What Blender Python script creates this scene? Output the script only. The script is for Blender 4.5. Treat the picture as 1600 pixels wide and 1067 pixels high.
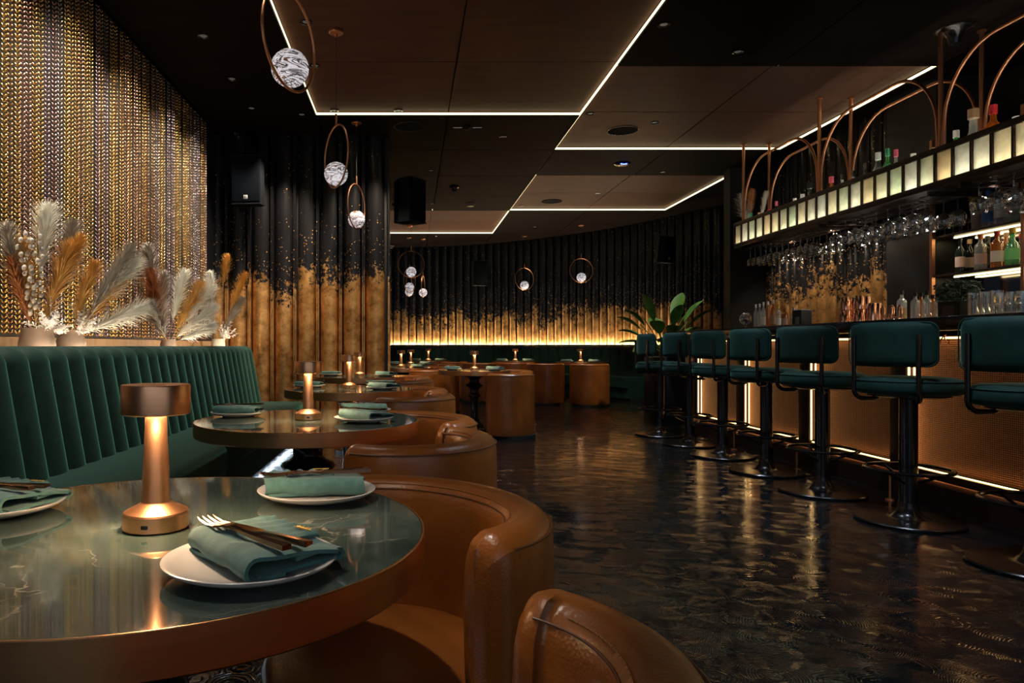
import bpy, bmesh, math, random
from math import sin, cos, pi, radians, sqrt, tan, atan2
from mathutils import Vector, Matrix

random.seed(7)
for o in list(bpy.data.objects):
    bpy.data.objects.remove(o)
SC = bpy.context.scene
COL = SC.collection

# ------------------------------------------------------------------ camera
EYE = 1.055          # eye height; ceiling at CEIL
CEIL = 3.52
cam_d = bpy.data.cameras.new('camera')
cam_d.sensor_width = 36.0
cam_d.lens = 36.0 * 1100 / 1600
cam_d.shift_x = 0.1
cam_d.shift_y = 6.5 / 1600
cam_d.clip_start = 0.02
cam = bpy.data.objects.new('camera', cam_d)
COL.objects.link(cam)
cam.location = (0, 0, EYE)
cam.rotation_euler = (pi / 2, 0, 0)
SC.camera = cam

# ------------------------------------------------------------------ world + exposure
w = bpy.data.worlds.new('world'); SC.world = w
w.use_nodes = True
w.node_tree.nodes['Background'].inputs[0].default_value = (0.55, 0.7, 1.0, 1)
w.node_tree.nodes['Background'].inputs[1].default_value = 0.02
vs = SC.view_settings
vs.view_transform = 'Standard'; vs.look = 'None'
vs.gamma = 1.0; vs.use_curve_mapping = False
vs.exposure = 0.95

# lamp strengths (watts) of the fixtures built further down
P_WALL = 105.0       # wall washers over the chain curtain
P_TABLE = 60.0       # downlights over the bench tables
P_AISLE = 95.0       # downlights over the aisle; also scales the added rear and puck lamps
P_FAR = 45.0         # downlights in the far part of the room
P_LAMP = 0.85        # table lamps
E_COFFER = 1.7       # ceiling LED lines
E_BAR = 3.0         # LED lines of the bar front
E_BACK = 150.0        # LED line behind the far bench
E_BENCH = 6.0        # cold LED under the bench
E_LEDGE = 22.0       # LED on the ledge behind the bench
E_GANTRY = 14.0
E_SHELF = 3.6
E_GLOBE = 2.2

# ------------------------------------------------------------------ helpers
class MB:
    def __init__(s): s.v = []; s.f = []
    def add(s, vv, ff):
        n = len(s.v); s.v += [tuple(p) for p in vv]; s.f += [tuple(i + n for i in f) for f in ff]; return s
    def box(s, x0, x1, y0, y1, z0, z1):
        return s.add([(x0,y0,z0),(x1,y0,z0),(x1,y1,z0),(x0,y1,z0),(x0,y0,z1),(x1,y0,z1),(x1,y1,z1),(x0,y1,z1)],
                     [(0,3,2,1),(4,5,6,7),(0,1,5,4),(1,2,6,5),(2,3,7,6),(3,0,4,7)])
    def rbox(s, x0, x1, y0, y1, z0, z1, b=0.01, seg=2):
        bm = bmesh.new(); bmesh.ops.create_cube(bm, size=1)
        for v in bm.verts:
            v.co = Vector((x0 + (v.co.x+.5)*(x1-x0), y0 + (v.co.y+.5)*(y1-y0), z0 + (v.co.z+.5)*(z1-z0)))
        b = min(b, .49*min(abs(x1-x0), abs(y1-y0), abs(z1-z0)))
        bmesh.ops.bevel(bm, geom=list(bm.edges), offset=b, segments=seg, profile=.5, affect='EDGES')
        bm.verts.ensure_lookup_table(); bm.verts.index_update()
        s.add([tuple(v.co) for v in bm.verts], [[v.index for v in f.verts] for f in bm.faces]); bm.free(); return s
    def lathe(s, prof, seg=32, c=(0,0,0), a0=0.0):
        rings = []; vv = []; ff = []
        for r, z in prof:
            if r < 1e-6:
                rings.append([len(vv)]); vv.append((c[0], c[1], c[2]+z))
            else:
                st = len(vv)
                for i in range(seg):
                    a = a0 + 2*pi*i/seg; vv.append((c[0]+r*cos(a), c[1]+r*sin(a), c[2]+z))
                rings.append(list(range(st, st+seg)))
        for A, B in zip(rings, rings[1:]):
            for i in range(seg):
                j = (i+1) % seg
                if len(A) == 1 and len(B) == 1: continue
                if len(A) == 1: ff.append((A[0], B[j], B[i]))
                elif len(B) == 1: ff.append((A[i], A[j], B[0]))
                else: ff.append((A[i], A[j], B[j], B[i]))
        return s.add(vv, ff)
    def ball(s, c, r, seg=24, rings=14, sc=(1,1,1)):
        m = MB(); m.lathe([(r*sin(pi*k/rings) if 0 < k < rings else 0, -r*cos(pi*k/rings)) for k in range(rings+1)], seg)
        return s.add([(c[0]+p[0]*sc[0], c[1]+p[1]*sc[1], c[2]+p[2]*sc[2]) for p in m.v], m.f)
    def tube(s, path, r, seg=8, closed=False, cap=True):
        P = [Vector(p) for p in path]; n = len(P)
        R = r if isinstance(r, (list, tuple)) else [r]*n
        T = []
        for i in range(n):
            if closed: t = P[(i+1) % n]-P[i-1]
            else: t = P[min(i+1, n-1)]-P[max(i-1, 0)]
            T.append(t.normalized() if t.length > 1e-9 else Vector((0,0,1)))
        up = Vector((0,0,1)) if abs(T[0].z) < .9 else Vector((1,0,0))
        N = (up - T[0]*up.dot(T[0])).normalized()
        vv = []; ff = []
        for i in range(n):
            if i:
                N = N - T[i]*N.dot(T[i])
                N = N.normalized() if N.length > 1e-6 else T[i].orthogonal().normalized()
            B = T[i].cross(N)
            for k in range(seg):
                a = 2*pi*k/seg; vv.append(tuple(P[i] + (N*cos(a)+B*sin(a))*R[i]))
        for i in range(n if closed else n-1):
            j = (i+1) % n
            for k in range(seg):
                l = (k+1) % seg; ff.append((i*seg+k, i*seg+l, j*seg+l, j*seg+k))
        if cap and not closed:
            ff.append(tuple(reversed(range(seg)))); ff.append(tuple(range((n-1)*seg, n*seg)))
        return s.add(vv, ff)
    def grid(s, rows, cu=False, cv=False, flip=False):
        nu = len(rows); nv = len(rows[0]); vv = [p for r in rows for p in r]; ff = []
        for i in range(nu if cu else nu-1):
            for j in range(nv if cv else nv-1):
                a, b = i*nv+j, i*nv+(j+1) % nv; c, d = ((i+1) % nu)*nv+(j+1) % nv, ((i+1) % nu)*nv+j
                ff.append((a,d,c,b) if flip else (a,b,c,d))
        return s.add(vv, ff)
    def prism(s, poly, z0, z1):
        n = len(poly)
        return s.add([(p[0],p[1],z0) for p in poly]+[(p[0],p[1],z1) for p in poly],
                     [tuple(reversed(range(n))), tuple(range(n, 2*n))]+[(i,(i+1) % n, n+(i+1) % n, n+i) for i in range(n)])
    def xf(s, M):
        s.v = [tuple(M @ Vector(p)) for p in s.v]; return s
    def merge(s, o): return s.add(o.v, o.f)
    def mesh(s, name, mat, sm=40):
        me = bpy.data.meshes.new(name); me.from_pydata(s.v, [], s.f)
        me.materials.append(mat)
        bm = bmesh.new(); bm.from_mesh(me)
        bmesh.ops.recalc_face_normals(bm, faces=bm.faces); bm.to_mesh(me); bm.free()
        if sm:
            me.polygons.foreach_set('use_smooth', [True]*len(me.polygons))
            if sm < 180: me.set_sharp_from_angle(angle=radians(sm))
        return me
    def build(s, name, mat, parent=None, loc=(0,0,0), rz=0.0, sm=40):
        return link(name, s.mesh(name, mat, sm), parent, loc, rz)

def link(name, me, parent=None, loc=(0,0,0), rz=0.0):
    o = bpy.data.objects.new(name, me); COL.objects.link(o)
    o.location = loc; o.rotation_euler = (0,0,rz)
    if parent is not None: o.parent = parent
    return o
def tag(o, label, cat, group=None):
    o['label'] = label; o['category'] = cat
    if group: o['group'] = group
    return o
def thing(name, label, cat, loc=(0,0,0), rz=0.0, group=None):
    o = bpy.data.objects.new(name, None); COL.objects.link(o)
    o.empty_display_size = .05
    o.location = loc; o.rotation_euler = (0,0,rz)
    return tag(o, label, cat, group)
def wpart(mb, name, mat, t, sm=40):          # part given in world coordinates
    return mb.build(name, mat, t, tuple(-c for c in t.location), 0, sm)
def struct(o): o['kind'] = 'structure'; return o
def children(o): return [c for c in bpy.data.objects if c.parent == o]
def copy_tree(o, loc=None, rz=None, label=None, parent=None):
    c = o.copy(); COL.objects.link(c); c.parent = parent
    for ch in KIDS(o): copy_tree(ch, parent=c)
    if loc is not None: c.location = loc
    if rz is not None: c.rotation_euler = (0,0,rz)
    if label: c['label'] = label
    return c
def KIDS(o): return list(o.children)

# ------------------------------------------------------------------ materials
def mat_new(name):
    m = bpy.data.materials.new(name); m.use_nodes = True
    nt = m.node_tree; return m, nt, nt.nodes['Principled BSDF']
def pm(name, col, rough=.5, metal=0.0, **k):
    m, nt, b = mat_new(name)
    b.inputs['Base Color'].default_value = (*col, 1); b.inputs['Roughness'].default_value = rough
    b.inputs['Metallic'].default_value = metal
    for kk, vv in k.items():
        b.inputs[kk.replace('_', ' ')].default_value = vv
    return m
def N(nt, typ, **k):
    n = nt.nodes.new(typ)
    for a, v in k.items():
        setattr(n, a, v)
    return n
def L(nt, a, b): nt.links.new(a, b)
def pos(nt): return N(nt, 'ShaderNodeNewGeometry').outputs['Position']
def objc(nt): return N(nt, 'ShaderNodeTexCoord').outputs['Object']
def mth(nt, op, a, b=None, c=None, clamp=False):
    n = N(nt, 'ShaderNodeMath', operation=op); n.use_clamp = clamp
    for i, x in enumerate((a, b, c)):
        if x is None: continue
        if isinstance(x, (int, float)): n.inputs[i].default_value = x
        else: L(nt, x, n.inputs[i])
    return n.outputs[0]
def noise(nt, vec, scale, detail=4, rough=.55, dist=0.0):
    n = N(nt, 'ShaderNodeTexNoise'); L(nt, vec, n.inputs['Vector'])
    n.inputs['Scale'].default_value = scale; n.inputs['Detail'].default_value = detail
    n.inputs['Roughness'].default_value = rough; n.inputs['Distortion'].default_value = dist
    return n.outputs['Fac']
def ramp(nt, fac, stops, interp='LINEAR'):
    n = N(nt, 'ShaderNodeValToRGB'); n.color_ramp.interpolation = interp
    e = n.color_ramp.elements
    while len(e) < len(stops): e.new(.5)
    for el, (p, c) in zip(e, stops):
        el.position = p; el.color = (*c, 1) if len(c) == 3 else c
    L(nt, fac, n.inputs[0]); return n.outputs[0]
def mixc(nt, f, a, b):
    n = N(nt, 'ShaderNodeMix', data_type='RGBA')
    if isinstance(f, (int, float)): n.inputs[0].default_value = f
    else: L(nt, f, n.inputs[0])
    for i, x in ((6, a), (7, b)):
        if isinstance(x, tuple): n.inputs[i].default_value = (*x, 1)
        else: L(nt, x, n.inputs[i])
    return n.outputs[2]
def bump(nt, b, h, strength=.2, dist=.01):
    n = N(nt, 'ShaderNodeBump'); n.inputs['Strength'].default_value = strength; n.inputs['Distance'].default_value = dist
    L(nt, h, n.inputs['Height']); L(nt, n.outputs[0], b.inputs['Normal'])
def stretch(nt, vec, s):
    n = N(nt, 'ShaderNodeMapping'); n.inputs['Scale'].default_value = s; L(nt, vec, n.inputs[0]); return n.outputs[0]
def emit(name, col, e):
    m, nt, b = mat_new(name)
    b.inputs['Base Color'].default_value = (.8,.8,.8,1)
    b.inputs['Emission Color'].default_value = (*col, 1); b.inputs['Emission Strength'].default_value = e
    return m

M = {}
# --- velvet
def velvet(name, c1, c2):
    m, nt, b = mat_new(name); p = pos(nt)
    n1 = noise(nt, p, 9, 5, .6); 
    L(nt, ramp(nt, n1, [(.3, c1), (.75, c2)]), b.inputs['Base Color'])
    b.inputs['Roughness'].default_value = .75
    b.inputs['Sheen Weight'].default_value = .35; b.inputs['Sheen Roughness'].default_value = .3
    b.inputs['Sheen Tint'].default_value = (.12,.42,.32,1)
    b.inputs['Specular IOR Level'].default_value = .25
    bump(nt, b, noise(nt, p, 260, 2), .12, .002)
    return m
M['velvet'] = velvet('green_velvet', (.004,.022,.015), (.008,.040,.028))
M['velvet_stool'] = velvet('teal_velvet', (.003,.022,.0195), (.007,.040,.035))
# --- leather
def leather(name, c1, c2, rough):
    m, nt, b = mat_new(name); p = objc(nt)
    n1 = noise(nt, p, 5, 6, .6)
    L(nt, ramp(nt, n1, [(.3, c1), (.7, c2)]), b.inputs['Base Color'])
    r = N(nt, 'ShaderNodeMapRange'); L(nt, noise(nt, p, 14, 4), r.inputs[0]); r.inputs[3].default_value = rough-.08; r.inputs[4].default_value = rough+.12
    L(nt, r.outputs[0], b.inputs['Roughness'])
    b.inputs['Coat Weight'].default_value = .25; b.inputs['Coat Roughness'].default_value = .3
    v = N(nt, 'ShaderNodeTexVoronoi'); v.inputs['Scale'].default_value = 190; L(nt, p, v.inputs['Vector'])
    h = mth(nt, 'ADD', mth(nt, 'MULTIPLY', v.outputs['Distance'], .35), noise(nt, p, 22, 4))
    bump(nt, b, h, .16, .008)
    return m
M['leather'] = leather('cognac_leather', (.21,.060,.009), (.37,.115,.018), .30)
M['piping'] = leather('leather_piping', (.12,.042,.012), (.16,.058,.016), .5)
M['thread'] = pm('stitch_thread', (.34,.16,.05), .7)
# --- metals
def brushed(name, col, rough, sc=(1,1,120), amt=.25):
    m, nt, b = mat_new(name); p = objc(nt)
    n1 = noise(nt, stretch(nt, p, sc), 6, 3)
    L(nt, mixc(nt, n1, tuple(c*(1-amt) for c in col), col), b.inputs['Base Color'])
    b.inputs['Metallic'].default_value = 1
    r = N(nt, 'ShaderNodeMapRange'); L(nt, n1, r.inputs[0]); r.inputs[3].default_value = rough*.8; r.inputs[4].default_value = rough*1.25
    L(nt, r.outputs[0], b.inputs['Roughness'])
    return m
M['copper'] = brushed('brushed_copper', (.95,.48,.25), .31)
M['copper_band'] = brushed('copper_table_band', (.80,.41,.18), .33, (1,1,60))
M['copper_tube'] = pm('copper_tube', (.70,.32,.17), .36, 1.0)
M['rose_copper'] = pm('polished_copper', (.90,.48,.34), .12, 1.0)
M['cutlery'] = pm('dark_copper_cutlery', (.42,.20,.12), .16, 1.0)
M['black_metal'] = pm('black_metal', (.045,.045,.048), .24, .9)
M['black_gloss'] = pm('black_lacquer', (.012,.012,.013), .18)
M['black_matte'] = pm('black_matte', (.012,.013,.015), .55)
M['speaker'] = pm('speaker_black', (.006,.008,.011), .8, Specular_IOR_Level=.12)
M['grille'] = pm('speaker_grille', (.004,.006,.009), .9, Specular_IOR_Level=.06)
M['bronze'] = pm('dark_bronze', (.055,.034,.026), .38, .7)
M['chrome'] = pm('chrome', (.75,.75,.77), .12, 1.0)
M['badge'] = pm('badge_silver', (.55,.56,.58), .35)
# --- chain
m, nt, b = mat_new('chain_metal')
oi = N(nt, 'ShaderNodeObjectInfo')
c = ramp(nt, oi.outputs['Random'], [(0,(.68,.42,.13)), (.24,(.50,.31,.24)), (.40,(.72,.50,.18)), (.60,(.54,.49,.46)), (.70,(.48,.28,.13)), (.86,(.44,.33,.36))], 'CONSTANT')
L(nt, c, b.inputs['Base Color']); b.inputs['Metallic'].default_value = 1; b.inputs['Roughness'].default_value = .24
M['chain'] = m
# --- gold leaf on black fluted wall
def goldwall(name, zt, gold1, gold2):
    m, nt, b = mat_new(name); p = pos(nt)
    sx = N(nt, 'ShaderNodeSeparateXYZ'); L(nt, p, sx.inputs[0]); z = sx.outputs['Z']
    oi = N(nt, 'ShaderNodeObjectInfo')
    n1 = noise(nt, p, 2.2, 3); n2 = noise(nt, p, 16, 6, .7)
    h = mth(nt, 'DIVIDE', mth(nt, 'SUBTRACT', zt, z), .55)
    h = mth(nt, 'ADD', h, mth(nt, 'MULTIPLY', mth(nt, 'SUBTRACT', n1, .5), 1.6))
    h = mth(nt, 'ADD', h, mth(nt, 'MULTIPLY', mth(nt, 'SUBTRACT', n2, .5), 2.6))
    h = mth(nt, 'ADD', h, mth(nt, 'MULTIPLY', mth(nt, 'SUBTRACT', oi.outputs['Random'], .5), .35))
    mask = ramp(nt, h, [(.38,(0,0,0)), (.66,(1,1,1))])
    # single leaf flecks drifting above the edge
    vo = N(nt, 'ShaderNodeTexVoronoi'); vo.inputs['Scale'].default_value = 34; L(nt, p, vo.inputs['Vector'])
    spot = mth(nt, 'LESS_THAN', mth(nt, 'ADD', vo.outputs['Distance'], mth(nt, 'MULTIPLY', noise(nt, p, 120, 2), .35)), .42)
    sc_ = N(nt, 'ShaderNodeSeparateColor'); L(nt, vo.outputs['Color'], sc_.inputs[0])
    dens = mth(nt, 'ADD', mth(nt, 'DIVIDE', mth(nt, 'SUBTRACT', zt+.75, z), 1.1, clamp=True), mth(nt, 'MULTIPLY', mth(nt, 'SUBTRACT', noise(nt, p, 5, 2), .5), 3.0))
    spot = mth(nt, 'MULTIPLY', spot, mth(nt, 'LESS_THAN', sc_.outputs[0], mth(nt, 'MULTIPLY', dens, .75)))
    mask = mth(nt, 'MAXIMUM', mask, spot, clamp=True)
    n3 = noise(nt, p, 7, 7, .65)
    gold = ramp(nt, n3, [(.30, tuple(c*.35 for c in gold2)), (.42, gold2), (.62, gold1)])
    wear = mth(nt, 'LESS_THAN', noise(nt, p, 30, 5, .7), .33)
    gold = mixc(nt, mth(nt, 'MULTIPLY', wear, .75), gold, (.03,.015,.006))
    L(nt, mixc(nt, mask, (.009,.009,.011), gold), b.inputs['Base Color'])
    L(nt, mth(nt, 'MULTIPLY', mask, .82), b.inputs['Metallic'])
    rr = N(nt, 'ShaderNodeMapRange'); L(nt, mask, rr.inputs[0]); rr.inputs[3].default_value = .26; rr.inputs[4].default_value = .42
    L(nt, rr.outputs[0], b.inputs['Roughness'])
    bump(nt, b, n2, .15, .004)
    return m
M['goldwall'] = goldwall('gold_leaf_flute', 2.02, (.86,.50,.19), (.54,.27,.085))
# --- floor: dark polished end-grain timber
m, nt, b = mat_new('dark_polished_floor'); p = pos(nt)
L(nt, ramp(nt, noise(nt, p, 3, 6), [(.3,(.004,.0045,.0055)), (.7,(.010,.011,.013))]), b.inputs['Base Color'])
vo = N(nt, 'ShaderNodeTexVoronoi'); vo.inputs['Scale'].default_value = 4.6; vo.inputs['Randomness'].default_value = .95
L(nt, stretch(nt, p, (1,1,.001)), vo.inputs['Vector'])
warp = mth(nt, 'ADD', mth(nt, 'MULTIPLY', vo.outputs['Distance'], 95), mth(nt, 'MULTIPLY', noise(nt, p, 9, 3), 9))
rings = mth(nt, 'SINE', warp)
rmask = noise(nt, p, 1.7, 3)
hh = mth(nt, 'ADD', mth(nt, 'MULTIPLY', mth(nt, 'POWER', mth(nt, 'ABSOLUTE', rings), 6), mth(nt, 'MULTIPLY', mth(nt, 'SUBTRACT', rmask, .30, clamp=True), .62)), mth(nt, 'MULTIPLY', noise(nt, stretch(nt, p, (1.3,3.2,1)), 3.2, 2, .5), .55)); hh = mth(nt, 'ADD', hh, mth(nt, 'MULTIPLY', noise(nt, stretch(nt, p, (1,2,1)), 22, 4, .6), .10))
bump(nt, b, hh, .30, .016)
r = N(nt, 'ShaderNodeMapRange'); L(nt, noise(nt, p, 6, 5, .65), r.inputs[0]); r.inputs[3].default_value = .04; r.inputs[4].default_value = .15
L(nt, r.outputs[0], b.inputs['Roughness']); b.inputs['Specular IOR Level'].default_value = .35
b.inputs['Coat Weight'].default_value = .4; b.inputs['Coat Roughness'].default_value = .09; b.inputs['Coat IOR'].default_value = 1.6
L(nt, b.inputs['Normal'].links[0].from_socket, b.inputs['Coat Normal'])
M['floor'] = m
# --- ceiling boards
def ceil_mat(name, c1, c2, rough, spec=.10):
    m, nt, b = mat_new(name); p = pos(nt)
    n1 = noise(nt, stretch(nt, p, (1,7,1)), 2.2, 6, .6, .6)
    L(nt, ramp(nt, n1, [(.3, c1), (.7, c2)]), b.inputs['Base Color'])
    b.inputs['Roughness'].default_value = rough; b.inputs['Specular IOR Level'].default_value = spec
    return m
M['ceil'] = ceil_mat('dark_ceiling_timber', (.005,.0034,.003), (.012,.0078,.0064), .6, 0.012)
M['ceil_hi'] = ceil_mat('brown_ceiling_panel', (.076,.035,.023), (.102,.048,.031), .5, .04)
M['shadow_gap'] = pm('black_gap', (.004,.004,.004), .8)
M['wall_dark'] = pm('dark_wall_paint', (.010,.009,.010), .5)
M['wood'] = ceil_mat('oak_strip', (.33,.20,.10), (.48,.31,.17), .45)
M['rear_plaster'] = pm('grey_plaster', (.30,.31,.33), .7)
M['dark_panel'] = pm('dark_steel_panel', (.03,.028,.028), .32, .4)
# --- marble
m, nt, b = mat_new('green_marble'); p = pos(nt)
n1 = noise(nt, p, 5.2, 9, .68, .5)
base = ramp(nt, n1, [(.26,(.014,.022,.019)), (.48,(.040,.060,.052)), (.60,(.075,.100,.088)), (.76,(.170,.190,.150))])
wn = N(nt, 'ShaderNodeTexNoise'); wn.inputs['Scale'].default_value = 3.0; wn.inputs['Detail'].default_value = 5; L(nt, p, wn.inputs['Vector'])
wv = N(nt, 'ShaderNodeVectorMath', operation='MULTIPLY_ADD'); L(nt, wn.outputs['Color'], wv.inputs[0]); wv.inputs[1].default_value = (.55,.55,.55); L(nt, p, wv.inputs[2])
vv = N(nt, 'ShaderNodeTexVoronoi', feature='DISTANCE_TO_EDGE'); vv.inputs['Scale'].default_value = 4.6; L(nt, wv.outputs[0], vv.inputs['Vector'])
vein = mth(nt, 'SUBTRACT', 1.0, mth(nt, 'MULTIPLY', vv.outputs['Distance'], 110), clamp=True)
vein = mth(nt, 'MULTIPLY', vein, mth(nt, 'MULTIPLY', mth(nt, 'SUBTRACT', noise(nt, p, 5.5, 4), .45), 4.0, clamp=True))
L(nt, mixc(nt, vein, base, (.34,.31,.24)), b.inputs['Base Color'])
b.inputs['Roughness'].default_value = .045; b.inputs['IOR'].default_value = 1.75
M['marble'] = m
M['plate'] = pm('glazed_stoneware', (.60,.57,.54), .16)
# --- linen
m, nt, b = mat_new('teal_linen'); p = objc(nt)
L(nt, ramp(nt, noise(nt, p, 60, 4), [(.3,(.050,.140,.130)), (.7,(.085,.210,.195))]), b.inputs['Base Color'])
b.inputs['Roughness'].default_value = .85; b.inputs['Sheen Weight'].default_value = .2
h = mth(nt, 'ADD', noise(nt, stretch(nt, p, (1,.12,1)), 700, 1), noise(nt, stretch(nt, p, (.12,1,1)), 700, 1))
bump(nt, b, h, .25, .001)
M['linen'] = m
M['gold_thread'] = pm('gold_thread', (.80,.48,.08), .4, .5)
# --- bar front mesh
m, nt, b = mat_new('perforated_copper'); p = pos(nt)
sx = N(nt, 'ShaderNodeSeparateXYZ'); L(nt, p, sx.inputs[0])
K = 2*pi/.026
d1 = mth(nt, 'SINE', mth(nt, 'MULTIPLY', mth(nt, 'ADD', sx.outputs['Y'], sx.outputs['Z']), K))
d2 = mth(nt, 'SINE', mth(nt, 'MULTIPLY', mth(nt, 'SUBTRACT', sx.outputs['Y'], sx.outputs['Z']), K))
dm = mth(nt, 'MULTIPLY', d1, d2)
hole = mth(nt, 'GREATER_THAN', dm, .12)
L(nt, mixc(nt, hole, (.30,.108,.042), (.014,.006,.003)), b.inputs['Base Color'])
L(nt, mth(nt, 'SUBTRACT', 1.0, mth(nt, 'MULTIPLY', hole, .6)), b.inputs['Metallic'])
b.inputs['Roughness'].default_value = .36
bump(nt, b, dm, .5, .006)
M['perf'] = m
# --- glass
def thin_glass(name, tint, k=.9, body=0.0):
    m, nt, b = mat_new(name); nt.nodes.remove(b)
    out = nt.nodes['Material Output']
    tr = N(nt, 'ShaderNodeBsdfTransparent'); tr.inputs[0].default_value = (*tint, 1)
    gl = N(nt, 'ShaderNodeBsdfGlossy'); gl.inputs['Roughness'].default_value = .06
    gl.inputs[0].default_value = (1,1,1,1)
    lw = N(nt, 'ShaderNodeLayerWeight'); lw.inputs[0].default_value = .45
    f = mth(nt, 'ADD', mth(nt, 'MULTIPLY', lw.outputs['Facing'], k), .08, clamp=True)
    mx = N(nt, 'ShaderNodeMixShader'); L(nt, f, mx.inputs[0]); L(nt, tr.outputs[0], mx.inputs[1]); L(nt, gl.outputs[0], mx.inputs[2])
    if body:
        df = N(nt, 'ShaderNodeBsdfDiffuse'); df.inputs[0].default_value = (*tint, 1); tl_ = N(nt, 'ShaderNodeBsdfTranslucent'); tl_.inputs[0].default_value = (*tint, 1)
        m3 = N(nt, 'ShaderNodeMixShader'); L(nt, df.outputs[0], m3.inputs[1]); L(nt, tl_.outputs[0], m3.inputs[2])
        m4 = N(nt, 'ShaderNodeMixShader'); m4.inputs[0].default_value = body; L(nt, mx.outputs[0], m4.inputs[1]); L(nt, m3.outputs[0], m4.inputs[2]); mx = m4
    L(nt, mx.outputs[0], out.inputs[0]); return m
M['glass'] = thin_glass('clear_glass', (.93,.95,.95), 1.0)
M['glass_amber'] = thin_glass('amber_spirit', (.75,.33,.05), .6, .3)
M['glass_green'] = thin_glass('green_glass', (.25,.62,.30), .6, .3)
M['glass_pale'] = thin_glass('pale_spirit', (.80,.84,.80), .65, .22)
M['glass_dark'] = pm('dark_bottle_glass', (.010,.014,.010), .06)
M['mirror'] = pm('smoked_mirror', (.22,.20,.19), .10, 1.0)
# frosted seeded panes of the gantry
m, nt, b = mat_new('seeded_glass_pane'); nt.nodes.remove(b); out = nt.nodes['Material Output']
p = pos(nt); oi = N(nt, 'ShaderNodeObjectInfo')
tint = ramp(nt, oi.outputs['Random'], [(0,(.84,.88,.76)), (.25,(.95,.86,.66)), (.5,(.88,.90,.88)), (.72,(.95,.72,.40)), (.85,(.92,.90,.80)), (1,(.74,.90,.70))])
cc = mixc(nt, noise(nt, p, 14, 4), tint, tuple([.45,.45,.36]))
tl = N(nt, 'ShaderNodeBsdfTranslucent'); L(nt, cc, tl.inputs[0])
rf = N(nt, 'ShaderNodeBsdfRefraction'); rf.inputs['Roughness'].default_value = .35; rf.inputs['IOR'].default_value = 1.15
L(nt, cc, rf.inputs[0])
gl = N(nt, 'ShaderNodeBsdfGlossy'); gl.inputs['Roughness'].default_value = .15
m1 = N(nt, 'ShaderNodeMixShader'); m1.inputs[0].default_value = .55; L(nt, rf.outputs[0], m1.inputs[1]); L(nt, tl.outputs[0], m1.inputs[2])
m2 = N(nt, 'ShaderNodeMixShader'); m2.inputs[0].default_value = .06; L(nt, m1.outputs[0], m2.inputs[1]); L(nt, gl.outputs[0], m2.inputs[2])
L(nt, m2.outputs[0], out.inputs[0])
M['pane'] = m
# --- pendant globe, marbled, lit from inside
m, nt, b = mat_new('marbled_lit_glass'); p = objc(nt)
oi = N(nt, 'ShaderNodeObjectInfo')
mp = N(nt, 'ShaderNodeMapping'); L(nt, p, mp.inputs[0]); mp.inputs['Rotation'].default_value = (.4,.5,.2); mp.inputs['Scale'].default_value = (2.6,2.6,11)
ad = N(nt, 'ShaderNodeVectorMath', operation='ADD'); L(nt, mp.outputs[0], ad.inputs[0]); L(nt, oi.outputs['Location'], ad.inputs[1])
sw = noise(nt, ad.outputs[0], 1.5, 6, .7, 1.2)
band = ramp(nt, sw, [(.34,(.14,.06,.03)), (.38,(.8,.78,.82)), (.455,(.75,.72,.76)), (.475,(.05,.028,.02)), (.505,(.03,.02,.018)), (.525,(.72,.68,.72)), (.575,(.70,.66,.70)), (.595,(.07,.03,.015)), (.64,(.12,.05,.02)), (.665,(.8,.78,.82))])
L(nt, band, b.inputs['Base Color']); L(nt, band, b.inputs['Emission Color']); b.inputs['Emission Strength'].default_value = E_GLOBE*.19
b.inputs['Roughness'].default_value = .12
M['globe'] = m
# --- plants
def fib(name, c1, c2):
    m, nt, b = mat_new(name); p = objc(nt)
    L(nt, ramp(nt, noise(nt, p, 9, 3), [(.3,c1),(.7,c2)]), b.inputs['Base Color']); b.inputs['Roughness'].default_value = .8
    return m
M['pl_cream'] = fib('cream_plume', (.66,.64,.54), (.86,.86,.78))
M['pl_ochre'] = fib('ochre_plume', (.46,.24,.05), (.66,.38,.10))
M['pl_grey'] = fib('grey_plume', (.24,.21,.17), (.42,.38,.32))
M['pl_rust'] = fib('rust_plume', (.26,.09,.025), (.42,.16,.05))
M['pl_white'] = fib('white_dried_fern', (.80,.76,.70), (.92,.88,.84))
M['pl_seed'] = fib('dried_seed_pod', (.42,.37,.30), (.62,.56,.48))
M['stem'] = pm('dry_stem', (.30,.20,.09), .8)
M['clay'] = fib('taupe_clay', (.20,.14,.10), (.29,.21,.155))
M['pale_clay'] = fib('pale_clay', (.46,.44,.34), (.58,.55,.44))
m, nt, b = mat_new('palm_leaf'); p = pos(nt)
L(nt, ramp(nt, noise(nt, p, 5, 3), [(.3,(.030,.095,.020)), (.7,(.10,.22,.04))]), b.inputs['Base Color']); b.inputs['Roughness'].default_value = .38
M['leaf'] = m
M['herb'] = fib('dark_herb', (.012,.030,.012), (.030,.060,.022))
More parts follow.
